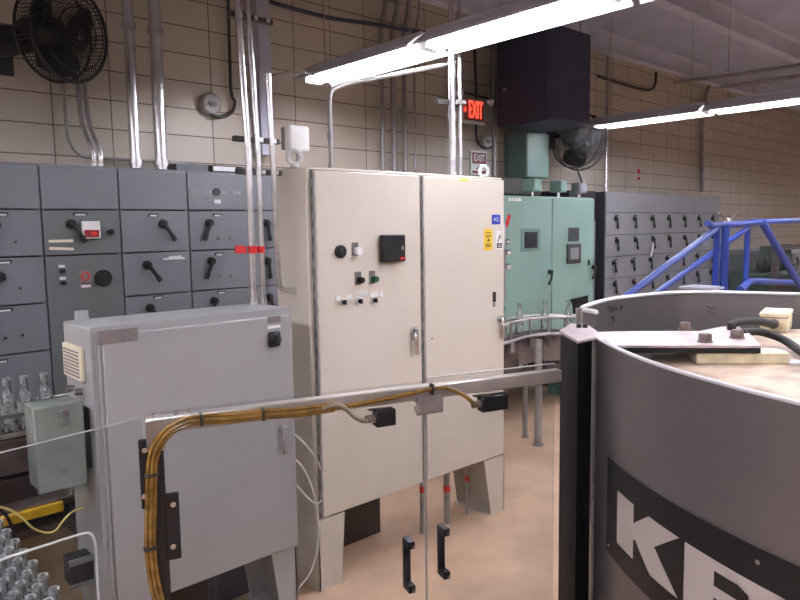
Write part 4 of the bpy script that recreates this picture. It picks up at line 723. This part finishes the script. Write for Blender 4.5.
def rr(x0,x1,z0,z1,cr_,cs): 
    out=[]; 
    for (cx,cz,a0,k) in ((x0+cr_,z0+cr_,math.pi,0),(x1-cr_,z0+cr_,1.5*math.pi,1),(x1-cr_,z1-cr_,0,2),(x0+cr_,z1-cr_,.5*math.pi,3)):
        if k in cs: out+=[(cx+cr_*math.cos(a0+math.pi/2*j/6),cz+cr_*math.sin(a0+math.pi/2*j/6)) for j in range(7)]
        else: out.append(((x0,z0),(x1,z0),(x1,z1),(x0,z1))[k])
    return out
R=[[(r0,zb_),(r0,zt_),(r0+.095,zt_),(r0+.095,zb_)],[(r0+.095,1.128),(r0+.095,zt_)]+[(r0+.30-.035+.035*math.sin(math.pi/2*j/6),zt_-.035+.035*math.cos(math.pi/2*j/6)) for j in range(7)]+[(r0+.30,1.117),(r0+.19,1.117),(r0+.19,1.128)],
 [(r0+.19,1.117),(r0+.30,1.117),(r0+.30,1.09)]+[(r0+.275,1.066),(r0+.19,1.066)],[(r0+.095,1.066),(r0+.095,1.092),(r0+.19,1.092),(r0+.19,1.066)],[(r0+.15,1.066),(r0+.275,1.066),(r0+.31,zb_),(r0+.20,zb_)]]
part('letter_k',wrap(K,.0032,.0048),'letter',ban,'letter K'); part('letter_r',wrap(R,.0032,.0048),'letter',ban,'letter R')
o0=r0+.345; part('letter_o',wrap([[(o0+.02,zb_),(o0,zb_+.03),(o0,zt_-.03),(o0+.02,zt_),(o0+.1,zt_),(o0+.1,zb_)],[(o0+.1,zt_),(o0+.21,zt_),(o0+.21,1.12),(o0+.1,1.12)],[(o0+.1,zb_),(o0+.21,zb_),(o0+.21,1.035),(o0+.1,1.035)],[(o0+.21,zb_),(o0+.21,zt_),(o0+.29,zt_),(o0+.31,zt_-.03),(o0+.31,zb_+.03),(o0+.29,zb_)]],.0032,.0048),'letter',ban,'letter O')
m=MB(); 
for s,z in ((.02,.96),(.62,1.20)): p=onshell(s,z,.003); m.cyl(p,p+(p-DC-V(0,0,z)).normalized()*.003,.005,n=10)
part('rivet',m,'plated',ban)
m=MB(); [m.box(2.75+1.05*math.cos(a)-.05,2.75+1.05*math.cos(a)+.05,.2+1.0*math.sin(a)-.05,.2+1.0*math.sin(a)+.05,0,1.06) for a in (.9,2.3,3.9,5.4)]; part('support_leg',m,'drum',t)
# post beside the drum
t=thing('corner_post','wide blue-black upright post between the guard bar and drum','post',tuple(V(*at(577,340,'Z',1.55).xy,0)))
A_=[at(x,y,'Z',1.55) for x,y in ((560.5,335),(578,342),(592,339),(590,330),(572,327))]; A_=[V(p.x,p.y,0) for p in A_]
part('upright',MB().prism(A_,(0,0,1.548)),'post',t)
TP=[at(x,y,'Z',1.557) for x,y in ((559.5,330.5),(571,323.5),(589,325.5),(597,331),(596.5,336.5),(578,341))]
part('top_plate',MB().prism(TP,(0,0,-.008)),'plate',t)
m=MB()
for x,y in ((579,327.5),(585,327.5)): p=at(x,y,'Z',1.557); m.lathe([(.009,0),(.009,.01),(.006,.012)],(p.x,p.y,1.557),8)
part('plate_bolt',m,'rub',t)
p=at(579,319,'Z',1.56); part('stop_pin',MB().cyl((p.x,p.y,1.5),(p.x,p.y,1.6),.012,n=10),'steel',t)
# ------------------------------------------------------------------ blue stair rails
YR=2.5
t=thing('stair_railing','blue tubular stair railing and platform posts behind the drum','railing',(6.3,YR,0))
def rp(x,y,Y=YR): return at(x,y,'Y',Y)
part('top_rail',MB().tube([rp(707,223.5),rp(712,225.5),rp(735,224.5),rp(761,222)],.028,12),'blue',t)
part('stair_rail',MB().tube([rp(762,222.5),rp(781,254),rp(803,290),rp(830,335)],.034,12),'blue',t)
part('back_rail',MB().tube([rp(762,222,2.5),rp(800,220.5,2.5),rp(860,219,2.5)],.027,12),'blue',t)
part('stair_rail',MB().tube([rp(716,229),rp(672,262),rp(626,297),rp(600,317)],.027,12),'blue',t); part('stair_rail',MB().tube([rp(748,228,2.9),rp(700,262,2.9),rp(655,294,2.9),rp(630,312,2.9)],.027,12),'blue',t)
for (x,Y,r) in ((717,2.56,.026),(725.5,2.47,.034),(747.5,2.9,.028)):
    p=rp(x,230,Y); part('post',MB().cyl((p.x,Y,0),(p.x,Y,rp(x,225,Y).z),r,n=14),'blue',t)
part('mid_rail',MB().tube([rp(740,290),rp(750,282,2.7),rp(760,281.5,2.7),rp(800,283,2.7),rp(860,285,2.7)],.034,12,4),'blue',t)
a=rp(760,222); b=rp(747,226,2.9); part('cross_rail',MB().cyl(a,V(b.x,b.y,a.z),.027,n=12),'blue',t)
p=rp(714,287); part('tread',MB().box(p.x-.12,p.x+.15,YR-.05,2.75,p.z-.02,p.z,.004),'joist',t)
p=rp(820,300); part('stair_foot',MB().cyl((p.x,YR,0),(p.x,YR,p.z),.027,n=12),'blue',t); p=rp(860,285,2.7); part('stair_foot',MB().cyl((p.x,2.7,0),(p.x,2.7,1.9),.027,n=12),'blue',t); p=rp(600,317); part('stair_foot',MB().cyl((p.x,YR,0),(p.x,YR,p.z),.027,n=12),'blue',t); p=rp(630,312,2.9); part('stair_foot',MB().cyl((p.x,2.9,0),(p.x,2.9,p.z),.027,n=12),'blue',t)
# valve with two thin levers beyond the rail
p=at(728,221,'Y',3.2); t=thing('valve_stand','thin dark V-shaped levers above the blue top rail','valve',(p.x,3.2,0)); part('stem',MB().cyl((p.x,3.2,0),(p.x,3.2,p.z),.02,n=10),'galvd',t); part('lever',MB().tube([at(719,213,'Y',3.2),p,at(740,211,'Y',3.2)],.012,8),'bolt',t); part('cap',MB().lathe([(.04,0),(.04,.03),(.02,.05)],(p.x,3.2,p.z-.02),12),'label',t)
# far right machines
a=at(728,258,'Y',3.5); a.x=at(727,258,'Y',4.25).x; t=thing('far_tank','grey-green low tank behind the blue railing at right','tank',(a.x+1.6,3.9,0)); part('tank_body',MB().box(a.x,a.x+3.6,3.5,4.25,.1,a.z+.02,.03),'mccg',t); part('tank_lip',MB().box(a.x-.02,a.x+3.62,3.48,4.27,a.z-.03,a.z+.03,.01),'mcc2',t); part('tank_base',MB().box(a.x+.1,a.x+3.5,3.55,4.2,0,.1),'mccd',t)
a=at(782,246,'Y',2.75); t=thing('filler_machine','dark green machine with frame and valves at right edge','machine',(a.x+.6,3.4,0))
part('frame',MB().box(a.x-.12,a.x-.06,2.75,2.81,0,a.z).box(a.x+.9,a.x+.96,2.75,2.81,0,a.z).box(a.x-.12,a.x+.96,2.75,2.81,a.z-.05,a.z),'tile_dk',t)
part('body',MB().box(a.x-.05,a.x+.9,2.78,3.3,.2,1.35,.03),'foil',t); m=MB()
for k in range(7): x=a.x+.02+.13*k; m.lathe([(.03,0),(.06,.05),(.06,.16),(.035,.2),(.035,.3)],(x,2.95,1.34),12)
part('valve',m,'foil',t); part('foot',MB().box(a.x,a.x+.85,2.8,3.25,0,.2),'mccd',t); p=at(795,265,'Y',2.7); part('hand_wheel',MB().torus((p.x,2.7,p.z),(0,1,0),.1,.016,24,8).cyl((p.x,2.7,p.z),(p.x,2.79,p.z),.02,n=10),'conv',t)
p=at(759,262,'Y',3.15); t=thing('pump_column','dark narrow column of machinery left of the green machine','machine',(p.x,3.15,0)); part('column',MB().lathe([(.14,0),(.14,1.0),(.10,1.05),(.08,1.3),(.05,1.36),(.03,1.62)],(p.x+.1,3.15,0),18),'foil',t); part('collar',MB().lathe([(.16,0),(.16,.05)],(p.x+.1,3.15,1.0),18),'tile_dk',t)
# ------------------------------------------------------------------ loose cables
def cable(pts,r,mat,lab): t=thing('cable',lab,'cable',tuple(pts[-1])); part('cord',MB().tube(pts,r,8,6),mat,t)
Yc=2.85
cable([at(x,y,'Y',Yc) for x,y in ((294,434),(303,442),(315,457),(322,473),(324,490),(321,501),(315,503),(306,496),(294,482))],.0045,'wc','white cable loop between grey and cream cabinets, upper loop')
cable([at(x,y,'Y',Yc-.01) for x,y in ((294,458),(303,468),(311,485),(316,505),(318.5,530),(316,555),(309,575),(298,590),(296,610))],.0045,'wc','white cable hanging between grey and cream cabinets down to the floor')
cable([at(x,y,'Y',2.35) for x,y in ((-5,562),(15,555),(50,544),(80,534.5),(88,533),(93,537),(95.5,548),(97,575),(99,610),(100,650))],.0045,'wc','white cable bending down beside the crowded bottles')
cable([at(x,y,'Y',2.95) for x,y in ((-8,505),(10,510),(22,518),(33,528),(45,532.5),(55,531),(63,521),(72,512),(83,508)) ],.0045,'thinyel','thin yellow cable sagging below the junction box')
cable([at(x,y,'Y',2.9) for x,y in ((-6,507),(5,514),(12,528),(14,545))],.006,'rub','thin dark cable behind the crowded bottles')
SC.render.film_transparent=False
w=bpy.data.worlds.new('world'); SC.world=w; w.use_nodes=True; w.node_tree.nodes['Background'].inputs['Color'].default_value=(.05,.05,.055,1)
SC.view_settings.view_transform='Standard'; SC.view_settings.look='None'; SC.view_settings.gamma=1; SC.view_settings.exposure=.8; SC.view_settings.use_curve_mapping=False
